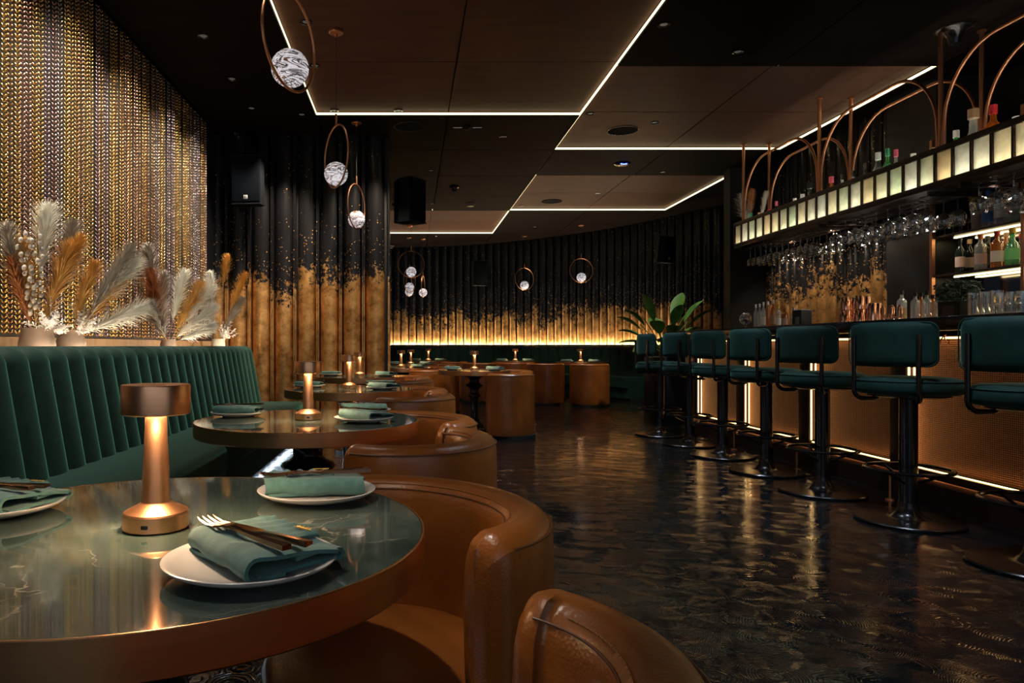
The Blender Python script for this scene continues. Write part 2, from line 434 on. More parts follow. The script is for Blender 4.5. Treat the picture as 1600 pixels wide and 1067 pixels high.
# --- LEDs and lamps
M['led_coffer'] = emit('led_warm_line', (1,.83,.46), E_COFFER)
M['led_bar'] = emit('led_bar_line', (1,.60,.22), E_BAR)
M['led_back'] = emit('led_back_line', (1,.84,.58), E_BACK)
M['led_bench'] = emit('led_cold_line', (.72,.84,1), E_BENCH)
M['led_gantry'] = emit('led_gantry_line', (1,.93,.76), E_GANTRY)
M['led_ledge'] = emit('led_ledge_line', (1,.86,.66), E_LEDGE)
M['led_shelf'] = emit('led_shelf_line', (1,.80,.42), E_SHELF)
M['led_lamp'] = emit('lamp_diffuser', (1,.72,.42), 30)
M['led_spot'] = emit('downlight_lens', (1,.9,.78), .03); M['led_spot'].node_tree.nodes['Principled BSDF'].inputs['Base Color'].default_value = (.03,.03,.03,1)
M['led_blue'] = emit('blue_indicator', (.05,.10,1), 4)
LABELS = {}
def simple(name, c, r=.5): 
    if name not in M: M[name] = pm(name, c, r)
    return M[name]

# ================================================================== structure
XCH = -2.23                      # chain curtain plane
PART_Y = 8.30                    # gold fluted partition
struct(MB().box(-2.6, 7.2, -2.4, 18.4, -.1, 0).build('floor', M['floor'], sm=0))

# ceiling: grid of panels, some raised into coffers with an LED line round the edge
GX = [-2.42, -1.0, .415, 1.83, 3.25, 4.67, 6.1]
GY = [7.55 + 1.33*k for k in range(-7, 9)]
def coffer(i, j):
    x = .5*(GX[i]+GX[i+1]); y = .5*(GY[j]+GY[j+1])
    return (-1 < x < 1.83 and 2.2 < y < 7.55) or (1.83 < x < 4.67 and 6.2 < y < 8.9) or \
           (1.83 < x < 4.67 and 10.2 < y < 12.9) or (-1 < x < 1.83 and 12.87 < y < 15.6)
ceil = struct(MB().box(-2.6, 7.2, -2.4, 18.4, CEIL+.075, CEIL+.2).build('ceiling', M['shadow_gap'], sm=0))
for i in range(len(GX)-1):
    for j in range(len(GY)-1):
        g = .006
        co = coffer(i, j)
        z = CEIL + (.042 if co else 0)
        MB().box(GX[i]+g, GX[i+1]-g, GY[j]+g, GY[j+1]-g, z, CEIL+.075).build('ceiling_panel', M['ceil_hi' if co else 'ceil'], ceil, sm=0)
for (x0, x1, y0, y1) in ((-1.0,1.83,2.23,7.55), (1.83,4.67,6.22,8.88), (1.83,4.67,10.21,12.87), (-1.0,1.83,12.87,15.53)):
    e = .004; h0, h1 = CEIL+.010, CEIL+.032
    for q in ((x0,x0+e,y0,y1),(x1-e,x1,y0,y1),(x0,x1,y0,y0+e),(x0,x1,y1-e,y1)):
        MB().box(q[0],q[1],q[2],q[3],h0,h1).build('led_strip', M['led_coffer'], ceil, sm=0)
MB().box(-2.6,-2.42+.006,-2.4,18.4,CEIL,CEIL+.075).build('ceiling_panel', M['ceil'], ceil, sm=0)
MB().box(6.1,7.2,-2.4,18.4,CEIL,CEIL+.075).build('ceiling_panel', M['ceil'], ceil, sm=0)
MB().box(-2.6,7.2,-2.4,GY[0],CEIL,CEIL+.075).build('ceiling_panel', M['ceil'], ceil, sm=0)

# left wall: dark board behind the chain, oak strip along its foot
wl = struct(MB().box(-2.6, XCH-.06, -2.4, PART_Y+.3, 0, CEIL+.07).build('wall_left', M['wall_dark'], sm=0))
for k in range(20):
    y0 = -1.6+k*.49
    MB().box(XCH-.06, XCH-.035, y0, y0+.485, 1.0, 1.105).build('wood_strip', M['wood'], wl, sm=0)
struct(MB().box(-2.6, 7.2, -2.5, -2.4, 0, CEIL+.07).build('wall_rear', M['rear_plaster'], sm=0))
wr = struct(MB().box(5.35, 5.6, -2.4, 9.95, 0, CEIL+.07).build('wall_right', M['wall_dark'], sm=0))

# fluted walls ----------------------------------------------------
def flute_mesh(wd, dp, z0, z1, n=10):
    rows = []
    for k in range(n+1):
        a = pi*k/n; x = -wd/2*cos(a); y = -dp*sin(a) if 0 < k < n else 0
        rows.append([(x, y, z0), (x, y, z1)])
    return MB().grid(rows).mesh('flute', M['goldwall'], 180)
# partition (faces the camera)
wm = struct(MB().box(-2.3, -.255, PART_Y+.02, PART_Y+.30, 0, CEIL).build('wall_middle', M['wall_dark'], sm=0))
FP = .267
fm = flute_mesh(.222, .10, 0, CEIL, 14)
fin = MB().box(-.006,.006,-.075,.02,0,CEIL).mesh('fin', M['goldwall'], 0)
fx = -.255
k = 0
while fx > -2.25:
    cx = fx-.04-.111
    if k == 0: 
        link('edge_strip', MB().box(-.02,.0,-.06,.30,0,CEIL).mesh('edge_strip', M['goldwall'], 0), wm, (-.255+.02,PART_Y,0))
    link('flute', fm, wm, (cx, PART_Y+.02, 0))
    for dx in (-.127, -.145): link('fin', fin, wm, (cx+dx, PART_Y, 0))
    fx -= FP; k += 1
# curved far wall
PATH = [(-2.2,17.95),(-1.2,17.9),(-.3,17.75),(1.2,17.4),(2.43,16.7),(3.5,15.75),(4.3,14.75),(4.75,14.0),(5.15,13.1),(5.75,12.25),(6.7,11.7)]
def catmull(P, n=24):
    out = []
    for i in range(len(P)-1):
        p0 = Vector(P[max(i-1,0)]); p1 = Vector(P[i]); p2 = Vector(P[i+1]); p3 = Vector(P[min(i+2,len(P)-1)])
        for k in range(n):
            t = k/n
            out.append(.5*((2*p1)+(p2-p0)*t+(2*p0-5*p1+4*p2-p3)*t*t+(3*p1-p0-3*p2+p3)*t**3))
    out.append(Vector(P[-1])); return out
CUR = catmull(PATH)
ACC = [0]
for a, c in zip(CUR, CUR[1:]): ACC.append(ACC[-1]+(c-a).length)
def at_arc(s):
    for i in range(1, len(ACC)):
        if ACC[i] >= s:
            t = (s-ACC[i-1])/(ACC[i]-ACC[i-1]); p = CUR[i-1].lerp(CUR[i], t); d = (CUR[i]-CUR[i-1]).normalized(); return p, d
    return CUR[-1], (CUR[-1]-CUR[-2]).normalized()
def ribbon(off0, off1, z0, z1, s0, s1, n=60):   # solid following the far wall, offsets towards the room
    rows = []
    for k in range(n+1):
        p, d = at_arc(s0+(s1-s0)*k/n); nrm = Vector((d.y, -d.x))
        a = p+nrm*off0; c = p+nrm*off1
        rows.append([(a.x,a.y,z0),(c.x,c.y,z0),(c.x,c.y,z1),(a.x,a.y,z1)])
    m_ = MB().grid(rows, cv=True); e = len(rows)-1
    m_.f.append((0,1,2,3)); m_.f.append(tuple(e*4+q for q in (3,2,1,0)))
    return m_
wb = struct(ribbon(-.25, -.01, 0, CEIL, 0, ACC[-1]).build('wall_back', M['wall_dark'], sm=60))
fm2 = flute_mesh(.172, .055, 0, CEIL, 8)
s = .1
while s < ACC[-1]-.1:
    p, d = at_arc(s)
    link('flute', fm2, wb, (p.x, p.y, 0), atan2(d.y, d.x))
    s += .2
ribbon(.066, .086, 1.057, 1.066, 1.0, ACC[-1]-2.6).build('led_strip', M['led_back'], wb, sm=0)
ribbon(.055, .12, 1.035, 1.056, 1.0, ACC[-1]-2.6).build('ledge', M['black_matte'], wb, sm=0)
ribbon(.112, .12, 1.035, 1.078, 1.0, ACC[-1]-2.6).build('added_light_shield', M['black_matte'], wb, sm=0)  # lip added to keep the LED glow on the wall, off the ceiling
# wall behind the bar: fluted bay, black return at its far end, steel jamb
ws = struct(MB().box(4.94, 5.35, 7.08, 9.80, 0, CEIL).build('wall_bar', M['wall_dark'], sm=0))
fm3 = flute_mesh(.172, .06, 0, CEIL, 8)
y = 9.62
while y > 7.12:
    link('flute', fm3, ws, (4.94, y, 0), -pi/2); y -= .2
struct(MB().box(4.44, 5.35, 9.75, 9.95, 0, CEIL).build('wall_return', M['black_matte'], sm=0))
struct(MB().box(4.80, 5.35, 6.42, 7.08, 0, CEIL).build('wall_jamb', M['dark_panel'], sm=0))

# ================================================================== chain curtain
ch = thing('chain_curtain', 'floor-long curtain of gold, rose and silver metal chains on the left wall', 'curtain', (XCH, 5.0, 1.12))
ch['label'] = 'curtain of gold, rose and silver metal chains covering the left wall'
sm_ = MB(); zt = CEIL-.03; zz = 1.13; st = .0275
while zz < zt-.02:
    for sgn in (-1, 1):
        a = Vector((sgn*.0185, .006, zz+.017)); c = Vector((sgn*.0005, -.003, zz-.009)); mid = (a+c)/2 + Vector((0,-.012,0))
        sm_.tube([a, mid, c], [.0038,.0072,.0038], 6)
    zz += st
strand = sm_.xf(Matrix.Translation((0,0,-1.12))).mesh('strand', M['chain'], 180)
y = 2.4
while y < 7.76:
    o = link('strand', strand, ch, (random.uniform(-.008,.008), y-5.0, 0), radians(38)+random.uniform(-.15,.15))
    y += .0165*y*random.uniform(.94,1.06)
MB().box(-.02,.02,2.3-5,7.8-5,zt-.02-1.12,zt+.028-1.12).build('rail', M['black_metal'], ch)

# ================================================================== bench along the left wall
def channel_mesh(wd, h0, h1, lean, top, bulge=.028, nu=8):
    path = [(0,h0)]
    for k in range(1, 9):
        t = k/8; path.append((-lean*t, h0+(h1-.09-h0)*t))
    r = .09; cxp = -lean-r
    for k in range(1, 8):
        a = pi/2*k/7; path.append((cxp+r*cos(a), h1-r+r*sin(a)))
    path += [(-lean-top, h1), (-lean-top-.02, h1-.10)]
    rows = []
    for k in range(nu+1):
        u = k/nu; x = (u-.5)*wd; bl = bulge*(sqrt(max(0, 1-(2*u-1)**2))-1)
        row = []
        for i, (yy, z) in enumerate(path):
            a = path[max(i-1,0)]; c = path[min(i+1,len(path)-1)]
            t = Vector((c[0]-a[0], c[1]-a[1])).normalized(); nn = Vector((t.y, -t.x))
            row.append((x, yy+nn.x*bl, z+nn.y*bl))
        rows.append(row)
    return MB().grid(rows)
bq = thing('banquette', 'long dark green velvet bench with channelled back along the chain wall', 'bench', (-1.5, 4.0, 0))
cm = channel_mesh(.18, .40, 1.052, .10, .17).mesh('back_channel', M['velvet'], 180)
y = .4
while y < 7.62:
    link('back_channel', cm, bq, (-1.60+1.5, y-4.0, 0), -pi/2); y += .18
W = lambda mb, n, m, s_=40: wpart(mb, n, m, bq, s_)
W(MB().rbox(-1.70,-1.10,.32,2.28,.26,.46,.05,4), 'seat_cushion', M['velvet'])
W(MB().rbox(-1.70,-1.10,2.30,4.29,.26,.46,.05,4), 'seat_cushion', M['velvet'])
W(MB().rbox(-1.70,-1.16,4.33,6.0,.25,.45,.04,4), 'seat_cushion', M['velvet'])
W(MB().rbox(-1.70,-1.16,6.02,7.68,.25,.45,.04,4), 'seat_cushion', M['velvet'])
W(MB().box(-1.95,-1.185,.32,7.68,.07,.27), 'base', M['velvet'])
W(MB().box(-1.95,-1.27,.34,7.66,0,.07), 'plinth', M['black_matte'])
W(MB().box(-2.26,-1.80,.32,7.70,.40,.985), 'back_support', M['black_matte'])
W(MB().box(-2.255,-1.86,.32,7.72,.985,1.0), 'ledge_board', M['wood'])
W(MB().box(-1.262,-1.245,.4,7.6,.045,.062), 'led_strip', M['led_bench'], 0)
W(MB().box(-1.915,-1.90,.6,7.7,1.0,1.010), 'led_strip', M['led_ledge'], 0)

# bench along the curved far wall
fb = thing('banquette', 'dark green velvet bench curving along the far glowing gold wall', 'bench', (1.5, 16.6, 0))
cm2 = channel_mesh(.25, .40, 1.05, .10, .10, .03).mesh('back_channel', M['velvet'], 180)
S0, S1 = 1.1, ACC[-1]-2.7
s = S0+.12
while s < S1:
    p, d = at_arc(s); nrm = Vector((d.y,-d.x)); q = p+nrm*.36
    link('back_channel', cm2, fb, (q.x-1.5, q.y-16.6, 0), atan2(d.y,d.x)+pi); s += .245
s = S0
while s < S1-.5:
    wpart(ribbon(.30,.92,.26,.45,s,min(s+1.58,S1),14), 'seat_cushion', M['velvet'], fb); s += 1.6
wpart(ribbon(.14,.86,.05,.26,S0,S1), 'base', M['velvet'], fb)
wpart(ribbon(.14,.80,.0,.05,S0,S1), 'plinth', M['black_matte'], fb)
wpart(ribbon(.13,.25,.26,1.03,S0,S1), 'back_support', M['black_matte'], fb)

# ================================================================== round tables
TABLES = [(-.43,1.18), (-.42,2.91), (-.43,5.0), (-.50,7.05), (.81,8.8), (-.12,9.9), (.02,11.5), (.38,14.3), (2.1,14.0), (3.23,13.3)]
TN = ['nearest table', 'second bench table', 'third bench table', 'table by the partition',
      'lone mid-room table', 'first table past the partition', 'second table past the partition',
      'farthest left table', 'far middle table', 'far right table']
TL = ['round dark green marble table with copper band, nearest to the camera',
      'round green marble table with copper band, second along the green bench',
      'round marble table with copper band, third along the green bench',
      'round marble table with copper band in front of the gold fluted partition',
      'round copper-banded table standing alone mid-room beside a brown tub chair',
      'round table just beyond the right edge of the gold partition',
      'round table second in line beyond the gold partition',
      'round table farthest back, left end of the far green bench',
      'round far table at the middle of the curved green bench',
      'round far table hidden behind two brown tub chairs, right end']
def make_table():
    t = thing('round_table', TL[0], 'table', group='round copper-banded tables')
    MB().lathe([(0,.712),(.440,.712),(.4515,.716),(.4515,.748),(.450,.750),(0,.750)], 96).build('marble_top', M['marble'], t, sm=30)
    MB().lathe([(.30,.694),(.452,.694),(.455,.697),(.455,.749),(.454,.7505),(.452,.7505),(.452,.712),(.30,.712),(.30,.694)], 96).build('copper_band', M['copper_band'], t, sm=30)
    pr = [(0,.694),(.14,.694),(.145,.682),(.13,.672),(.085,.66),(.062,.63),(.060,.60),(.075,.585),(.105,.572),(.112,.560),(.105,.548),(.07,.53),(.055,.50),
          (.062,.46),(.078,.44),(.078,.425),(.055,.405),(.045,.36),(.043,.25),(.05,.16),(.07,.10),(.11,.06),(.12,.045),(0,.045)]
    MB().lathe(pr, 40).build('pedestal', M['black_gloss'], t, sm=50)
    MB().lathe([(0,.045),(.235,.035),(.25,.025),(.25,0),(0,0)], 48).build('foot', M['black_metal'], t)
    return t
tb0 = make_table()
for i, (x, y) in enumerate(TABLES):
    if i == 0: tb0.location = (x,y,0)
    else: copy_tree(tb0, (x,y,0), .3*i, TL[i])

# ------------------------------------------------------------------ table lamps
def make_lamp():
    t = thing('table_lamp', 'copper table lamp', 'lamp', group='copper table lamps')
    MB().lathe([(0,0),(.051,0),(.053,.002),(.053,.026),(.051,.029),(.024,.043),(.022,.046),(0,.046)], 48).build('base', M['copper'], t, sm=25)
    MB().lathe([(.0,.040),(.0235,.040),(.0215,.09),(.0185,.15),(.0170,.196),(0,.196)], 40).build('stem', M['copper'], t)
    MB().lathe([(.0,.198),(.051,.198),(.051,.190),(.054,.190),(.0555,.192),(.0555,.237),(.0545,.2395),(0,.2395)], 64).build('shade', M['copper'], t, sm=25)
    MB().lathe([(.019,.1965),(.046,.1965),(.046,.1925),(.019,.1925),(.019,.1965)], 40).build('diffuser', M['led_lamp'], t)
    sw_ = MB().rbox(-.006,.006,-.054,-.05,.009,.016,.002).build('switch', M['black_metal'], t)
    return t
def lamp_light(t):
    d = bpy.data.lights.new('lamp_glow', 'SPOT'); d.energy = P_LAMP*4; d.color = (1,.66,.36); d.spot_size = radians(150); d.spot_blend = .6; d.shadow_soft_size = .012
    o = bpy.data.objects.new('lamp_glow', d); COL.objects.link(o); o.parent = t; o.location = (.012, -.034, .187)
lp0 = make_lamp()
for i, (x, y) in enumerate(TABLES):
    lb = 'lit copper table lamp with drum shade on the ' + TN[i]
    if i == 0: lp0.location = (x+.005,y+.0,.7505); lp0['label'] = lb; t = lp0
    else: t = copy_tree(lp0, (x,y,.7505), .15, lb)
for t in [o for o in bpy.data.objects if o.name.startswith('table_lamp')]: lamp_light(t)

# ------------------------------------------------------------------ plates, napkins, cutlery
plate_me = MB().lathe([(0,.004),(.055,.004),(.060,0),(.066,0),(.070,.004),(.100,.0085),(.115,.016),(.117,.0195),(.115,.0205),(.103,.0155),(.075,.0105),(.0,.0095)], 64).mesh('plate', M['plate'], 60)
def napkin_parts():
    rnd = random.Random(3)
    # folded pad: sheet folded over a roll on its left side; local x across, y along
    def sheet(prof, y0, y1, amp, seed, th=.004, ny=14, sk=0.0):
        r_ = random.Random(seed); ph = [r_.uniform(0,6) for _ in range(4)]
        top = []; bot = []
        for j in range(ny+1):
            yy = y0+(y1-y0)*j/ny; rt = []; rb = []
            for i, (x, z) in enumerate(prof):
                a = prof[max(i-1,0)]; c = prof[min(i+1,len(prof)-1)]; t = Vector((c[0]-a[0], c[1]-a[1])).normalized(); n = Vector((-t.y, t.x))
                wv = amp*(sin(yy*60+ph[0]+x*30)+.6*sin(yy*130+ph[1]))*min(1, (i+1)/4)
                px = x+sk*(yy-y0)
                rt.append((px+n.x*th/2, yy+.004*sin(x*90+ph[2]), z+n.y*th/2+wv)); rb.append((px-n.x*th/2, yy+.004*sin(x*90+ph[2]), z-n.y*th/2+wv))
            top.append(rt); bot.append(rb)
        full = [a+list(reversed(c)) for a, c in zip(top, bot)]
        m_ = MB().grid(full, cv=True); w_ = len(full[0]); e = len(full)-1
        h = w_//2
        for i in range(h-1):
            m_.f.append((i, i+1, w_-2-i, w_-1-i)); m_.f.append((e*w_+i, e*w_+w_-1-i, e*w_+w_-2-i, e*w_+i+1))
        return m_
    roll = [(-.020,.012)]+[(-.052+.017*cos(a), .022+.014*sin(a)) for a in [radians(q) for q in range(-60,-300,-24)]]+[(-.03,.034),(.0,.030),(.03,.026),(.06,.020)]
    pad = [(-.05,.009),(-.02,.0095),(.03,.0095),(.066,.011),(.073,.016),(.068,.022),(.04,.023),(.0,.022)]
    ruf = [(-.03,.0345),(-.01,.0345),(.012,.034),(.034,.033),(.056,.032),(.072,.031)]
    rf = sheet(ruf,-.040,.094,.0,4,.003,40,.05)
    rf.v = [(x, y, z+.0026*sin(y*240+x*25)*max(0,(x+.02)/.09)) for x, y, z in rf.v]
    return (sheet(pad,-.088,.085,.0010,1,.005), sheet(roll,-.095,.090,.0016,2,.005,18,.12), rf)
pad_mb, roll_mb, ruf_mb = napkin_parts()
def emblem():
    m_ = MB()
    m_.tube([(0,-.012,0),(0,.012,0)], .0006, 4)
    for k in range(4):
        for sgn in (-1,1):
            y0 = -.008+k*.0052; lx = .008-.001*k
            m_.add([(0,y0,0),(sgn*lx*.5,y0+.0012,.0004),(sgn*lx,y0+.005,0),(sgn*lx*.45,y0+.0045,.0004)], [(0,1,2,3)])
    return m_
def make_napkin():
    t = thing('napkin', 'teal linen napkin', 'napkin', group='teal napkins on plates')
    pad_mb.build('lower_fold', M['linen'], t, sm=70); r_ = roll_mb.build('upper_fold', M['linen'], t, sm=70); ruf_mb.build('pleated_edge', M['linen'], t, sm=70)
    e = emblem().xf(Matrix.Translation((.062,-.018,.0368)) @ Matrix.Rotation(.1,4,'Y') @ Matrix.Scale(1.35,4)).build('emblem', M['gold_thread'], t, sm=0)
    e['label'] = 'small gold embroidered sprig emblem'
    return t
def knife_mesh():
    m_ = MB(); prof = []
    pts = [(-.085,.0048,.0042),(-.083,.0058,.0046),(-.04,.0054,.0042),(-.005,.0046,.0036),(.004,.0050,.0022),(.012,.0078,.0014),(.05,.0085,.0012),(.085,.0072,.0010),(.104,.0035,.0008),(.108,.0008,.0006)]
    rows = [[(-.0045 + (0 if y < .004 else .001), y, -h),(w_-.0002, y, -h*.6),(w_, y, h*.4),(-.0045, y, h),( -.0055, y, 0)] for y, w_, h in pts]
    rows = [[(-w_*.8,y,-h),(w_,y,-h*.5),(w_,y,h*.5),(-w_*.8,y,h)] for y, w_, h in pts]
    m_.grid(rows, cv=True); m_.f.append((3,2,1,0)); e = 4*(len(rows)-1); m_.f.append((e,e+1,e+2,e+3)); return m_
def fork_mesh():
    m_ = MB()
    pts = [(-.09,.0052,.0036,0),(-.05,.0046,.0034,0),(0,.0030,.0026,.001),(.028,.0030,.0022,.004),(.042,.0075,.0016,.005),(.052,.0115,.0014,.0035),(.060,.0118,.0013,.0015)]
    rows = [[(-w_,y,z-h),(w_,y,z-h),(w_,y,z+h),(-w_,y,z+h)] for y, w_, h, z in pts]
    m_.grid(rows, cv=True); m_.f.append((3,2,1,0)); e = 4*(len(rows)-1); m_.f.append((e,e+1,e+2,e+3))
    for q in range(4):
        x = -.0098+q*.00653
        m_.tube([(x,.057,.0018),(x,.078,.0008),(x,.095,.004),(x*.96,.105,.0075)], [.0019,.0018,.0014,.0006], 5)
    return m_
knife_me = knife_mesh().mesh('knife', M['cutlery'], 40); fork_me = fork_mesh().mesh('fork', M['cutlery'], 50)
nap0 = None
def setting(ti, dx, dy, rz, where, cut=True):
    global nap0
    x, y = TABLES[ti]; z = .7512
    tag(link('plate', plate_me, None, (x+dx,y+dy,z), rz), f'round off-white plate {where} of the {TN[ti]}', 'plate', 'off-white plates')
    lb = f'folded teal napkin on the plate {where} of the {TN[ti]}'
    if nap0 is None: nap0 = make_napkin(); n_ = nap0; n_['label'] = lb
    else: n_ = copy_tree(nap0, label=lb)
    of = Matrix.Rotation(rz,3,'Z') @ Vector((.012,.006,0)); n_.location = (x+dx+of.x, y+dy+of.y, z+.0068); n_.rotation_euler = (0,0,rz); n_.scale = (1.08,1.02,1.02)
    if cut:
        R = Matrix.Rotation(rz, 3, 'Z')
        for nm, me, ox, oy, zz, a in (('knife', knife_me, .012, -.012, .0505, .06), ('fork', fork_me, -.012, -.006, .0520, -.04)):
            q = R @ Vector((ox, oy, 0))
            o = link(nm, me, None, (x+dx+q.x, y+dy+q.y, z+zz), rz+a); o.rotation_euler = (-.03, 0, rz+a); o.scale = (1.25,1.12,.9)
            tag(o, f'dark copper {nm} lying on the napkin {where} of the {TN[ti]}', nm, f'dark copper {nm}s' if nm == 'fork' else 'dark copper knives')
setting(0, .215, -.225, .78, 'at the right front')
setting(0, .245, .225, 1.75, 'at the right back')
setting(0, -.325, .105, 1.2, 'at the bench side')
setting(1, -.32, .13, 1.5, 'at the bench side')
setting(1, .235, -.09, .9, 'at the right front')
setting(1, .22, .25, 1.8, 'at the right back')
setting(2, -.30, .12, 1.5, 'at the bench side')
setting(2, .24, -.10, .9, 'at the right front')
setting(2, .22, .25, 1.8, 'at the right back')
setting(3, -.30, .10, 1.4, 'at the bench side', False)
setting(3, .26, .0, 1.0, 'at the right', False)
setting(4, -.27, .05, 1.4, 'at the left', False)
setting(4, .25, -.05, 1.0, 'at the right', False)
for ti in (5,6,7,8,9):
    setting(ti, -.26, .0, 1.4, 'at the left', False); setting(ti, .25, -.05, 1.0, 'at the right', False)

# ------------------------------------------------------------------ leather tub chairs
def chair_path(n=34):
    a, b_ = .345, .30; fw = .012; P = []
    for k in range(5): P.append((-a, fw*(1-k/4)))
    for k in range(1, n): 
        th = pi+pi*k/n; P.append((a*cos(th), b_*sin(th)))
    for k in range(5): P.append((a, fw*k/4))
    return P
def make_chair():
    t = thing('tub_chair', 'brown leather tub chair', 'chair', group='cognac leather tub chairs')
    P = [Vector(p) for p in chair_path()]; n = len(P)
    ds = [0]
    for u, v in zip(P, P[1:]): ds.append(ds[-1]+(v-u).length)
    tot = ds[-1]; TH = .098; R = .0
    def frame(i):
        d = (P[min(i+1,n-1)]-P[max(i-1,0)]).normalized(); return Vector((-d.y, d.x))       # towards the inside
    def drop(i):
        return 0
    orow = []; irow = []; pip = []; pin = []
    for i in range(n):
        nn = frame(i); dz = drop(i)*.9; p = P[i]
        ztop = .74-dz
        prof_o = [(.006,.035),(0,.06),(0,.30),(0,.50),(0,ztop-.10),(.002,ztop-.05),(.006,ztop-.028)]
        prof_i = [(.006,ztop-.028),(.016,ztop-.012),(.035,ztop-.002),(.055,ztop),(.075,ztop-.006),(.092,ztop-.022),(TH+.004,ztop-.05),(TH+.010,ztop-.12),(TH+.006,.52),(TH,.40),(TH,.20)]
        orow.append([(p.x+nn.x*q, p.y+nn.y*q, z) for q, z in prof_o]); irow.append([(p.x+nn.x*q, p.y+nn.y*q, z) for q, z in prof_i])
        pip.append((p.x+nn.x*.004, p.y+nn.y*.004, ztop-.026)); pin.append((p.x+nn.x*.094, p.y+nn.y*.094, ztop-.0235))
    no = len(orow[0])
    def cap_rows(i):
        full = orow[i]+irow[i][1:]; cx = .5*(min(q[0] for q in full)+max(q[0] for q in full)); rows = []; r_ = .046
        for k in range(1, 8):
            ph = pi/2*k/7; f = r_*sin(ph); ins = r_*(1-cos(ph)); row = []
            for q in full:
                dx = q[0]-cx; dx = math.copysign(max(0, abs(dx)-ins), dx); wt = min(1, max(0, (q[2]-.45)/.25))
                row.append((cx+dx, q[1]+f, q[2]-ins*wt*1.15))
            rows.append(row)
        rows.append([(cx, rows[-1][0][1]+.0005, q[2]) for q in rows[-1]])
        return rows
    FULL = list(reversed(cap_rows(0)))+[a+c[1:] for a, c in zip(orow, irow)]+cap_rows(n-1)
    MB().grid([r[:no] for r in FULL]).build('outer_shell', M['leather'], t, sm=180)
    MB().grid([r[no-1:] for r in FULL]).build('back_cushion', M['leather'], t, sm=180)
    MB().tube(pip, .0032, 6).build('piping', M['piping'], t); MB().tube(pin, .0018, 6).build('piping', M['piping'], t)
    # seat
    sh = lambda r, z, y0=-.03: None
    pr = [(0,.455),(.16,.452),(.225,.446),(.252,.432),(.262,.412),(.258,.392),(.25,.385),(.25,.34),(0,.34)]
    m_ = MB().lathe(pr, 56); m_.v = [(x, y*1.02-.01, z) for x, y, z in m_.v]; m_.build('seat_cushion', M['leather'], t, sm=60)
    pr = [(0,.39),(.250,.39),(.256,.37),(.258,.20),(.256,.05),(.25,.035),(0,.035)]
    m_ = MB().lathe(pr, 56); m_.v = [(x, y*1.02-.01, z) for x, y, z in m_.v]; m_.build('seat_base', M['leather'], t, sm=60)
    m_ = MB().tube([(.259*cos(2*pi*k/48), .259*1.02*sin(2*pi*k/48)-.01, .388) for k in range(48)], .003, 5, closed=True); m_.build('piping', M['piping'], t)
    MB().lathe([(0,.036),(.27,.036),(.27,0.0),(0,0.0)], 40, (0,-.07,0)).build('plinth', M['black_matte'], t)
    st = MB()
    # double row of stitches beside the inner piping
    for i in range(6, n-7):
        nn = frame(i); ztop = .74-drop(i)*.9; d = (P[i+1]-P[i-1]).normalized()
        for q in range(3):
            p = P[i].lerp(P[i+1], q/3)+nn*.084; a = p-d*.0045; c = p+d*.0045
            st.tube([(a.x,a.y,ztop-.0125),(c.x,c.y,ztop-.0125)], .0013, 4)
    st.build('stitching', M['thread'], t)
    return t
ch0 = make_chair(); first = [True]
def chair(x, y, fx, fy, label):
    rz = atan2(fy, fx)-pi/2
    if first[0]:
        first[0] = False; ch0.location = (x,y,0); ch0.rotation_euler = (0,0,rz); ch0['label'] = label; return ch0
    return copy_tree(ch0, (x,y,0), rz, label)
chair(-0.017,0.69,-0.7,0.71, 'brown leather tub chair at the bottom edge, closest to the camera')
chair(-0.04,1.44,-0.75,-0.66, 'brown leather tub chair tucked in at the far right of the nearest table')
chair(0,2.5,-0.85,0.53, 'brown leather tub chair with its back to us at the second bench table')
chair(-0.02,3.16,-0.75,-0.66, 'brown leather tub chair on the far right side of the second bench table')
chair(-0.01,4.59,-0.85,0.53, 'brown leather tub chair at the near side of the third bench table')
chair(-0.03,5.26,-0.75,-0.66, 'brown leather tub chair at the far side of the third bench table')
chair(-0.08,6.64,-0.85,0.53, 'brown leather tub chair at the near side of the table by the gold partition')
chair(-0.1,7.31,-0.75,-0.66, 'brown leather tub chair at the far side of the table by the gold partition')
chair(1.14,8.22,-.70,.70, 'brown leather tub chair standing alone mid-room, back towards the aisle')
chair(1.28,9.12,-.85,-.5, 'brown leather tub chair behind the lone mid-room chair, across its table')
chair(.24,9.48,-.75,.65, 'brown leather tub chair at the near side of the first table beyond the partition')
chair(.34,10.2,-.86,-.5, 'brown leather tub chair at the far side of the first table beyond the partition')
chair(.46,11.02,-.75,.65, 'brown leather tub chair at the near side of the second table beyond the partition')
chair(.48,11.84,-.86,-.5, 'brown leather tub chair at the far side of the second table beyond the partition')
chair(.85,13.95,-.75,.65, 'brown leather tub chair at the farthest table near the left end of the far bench')
chair(1.30,13.15,.55,.83, 'brown leather tub chair just right of the mid-room lamp, far back')
chair(1.97,13.3,.05,1, 'brown leather tub chair partly hidden left of the two back-turned chairs')
chair(2.46,12.75,.4,.92, 'left one of the two back-turned brown tub chairs by the far bench')
chair(3.17,12.4,.1,1, 'right one of the two back-turned brown tub chairs, nearest the bar')

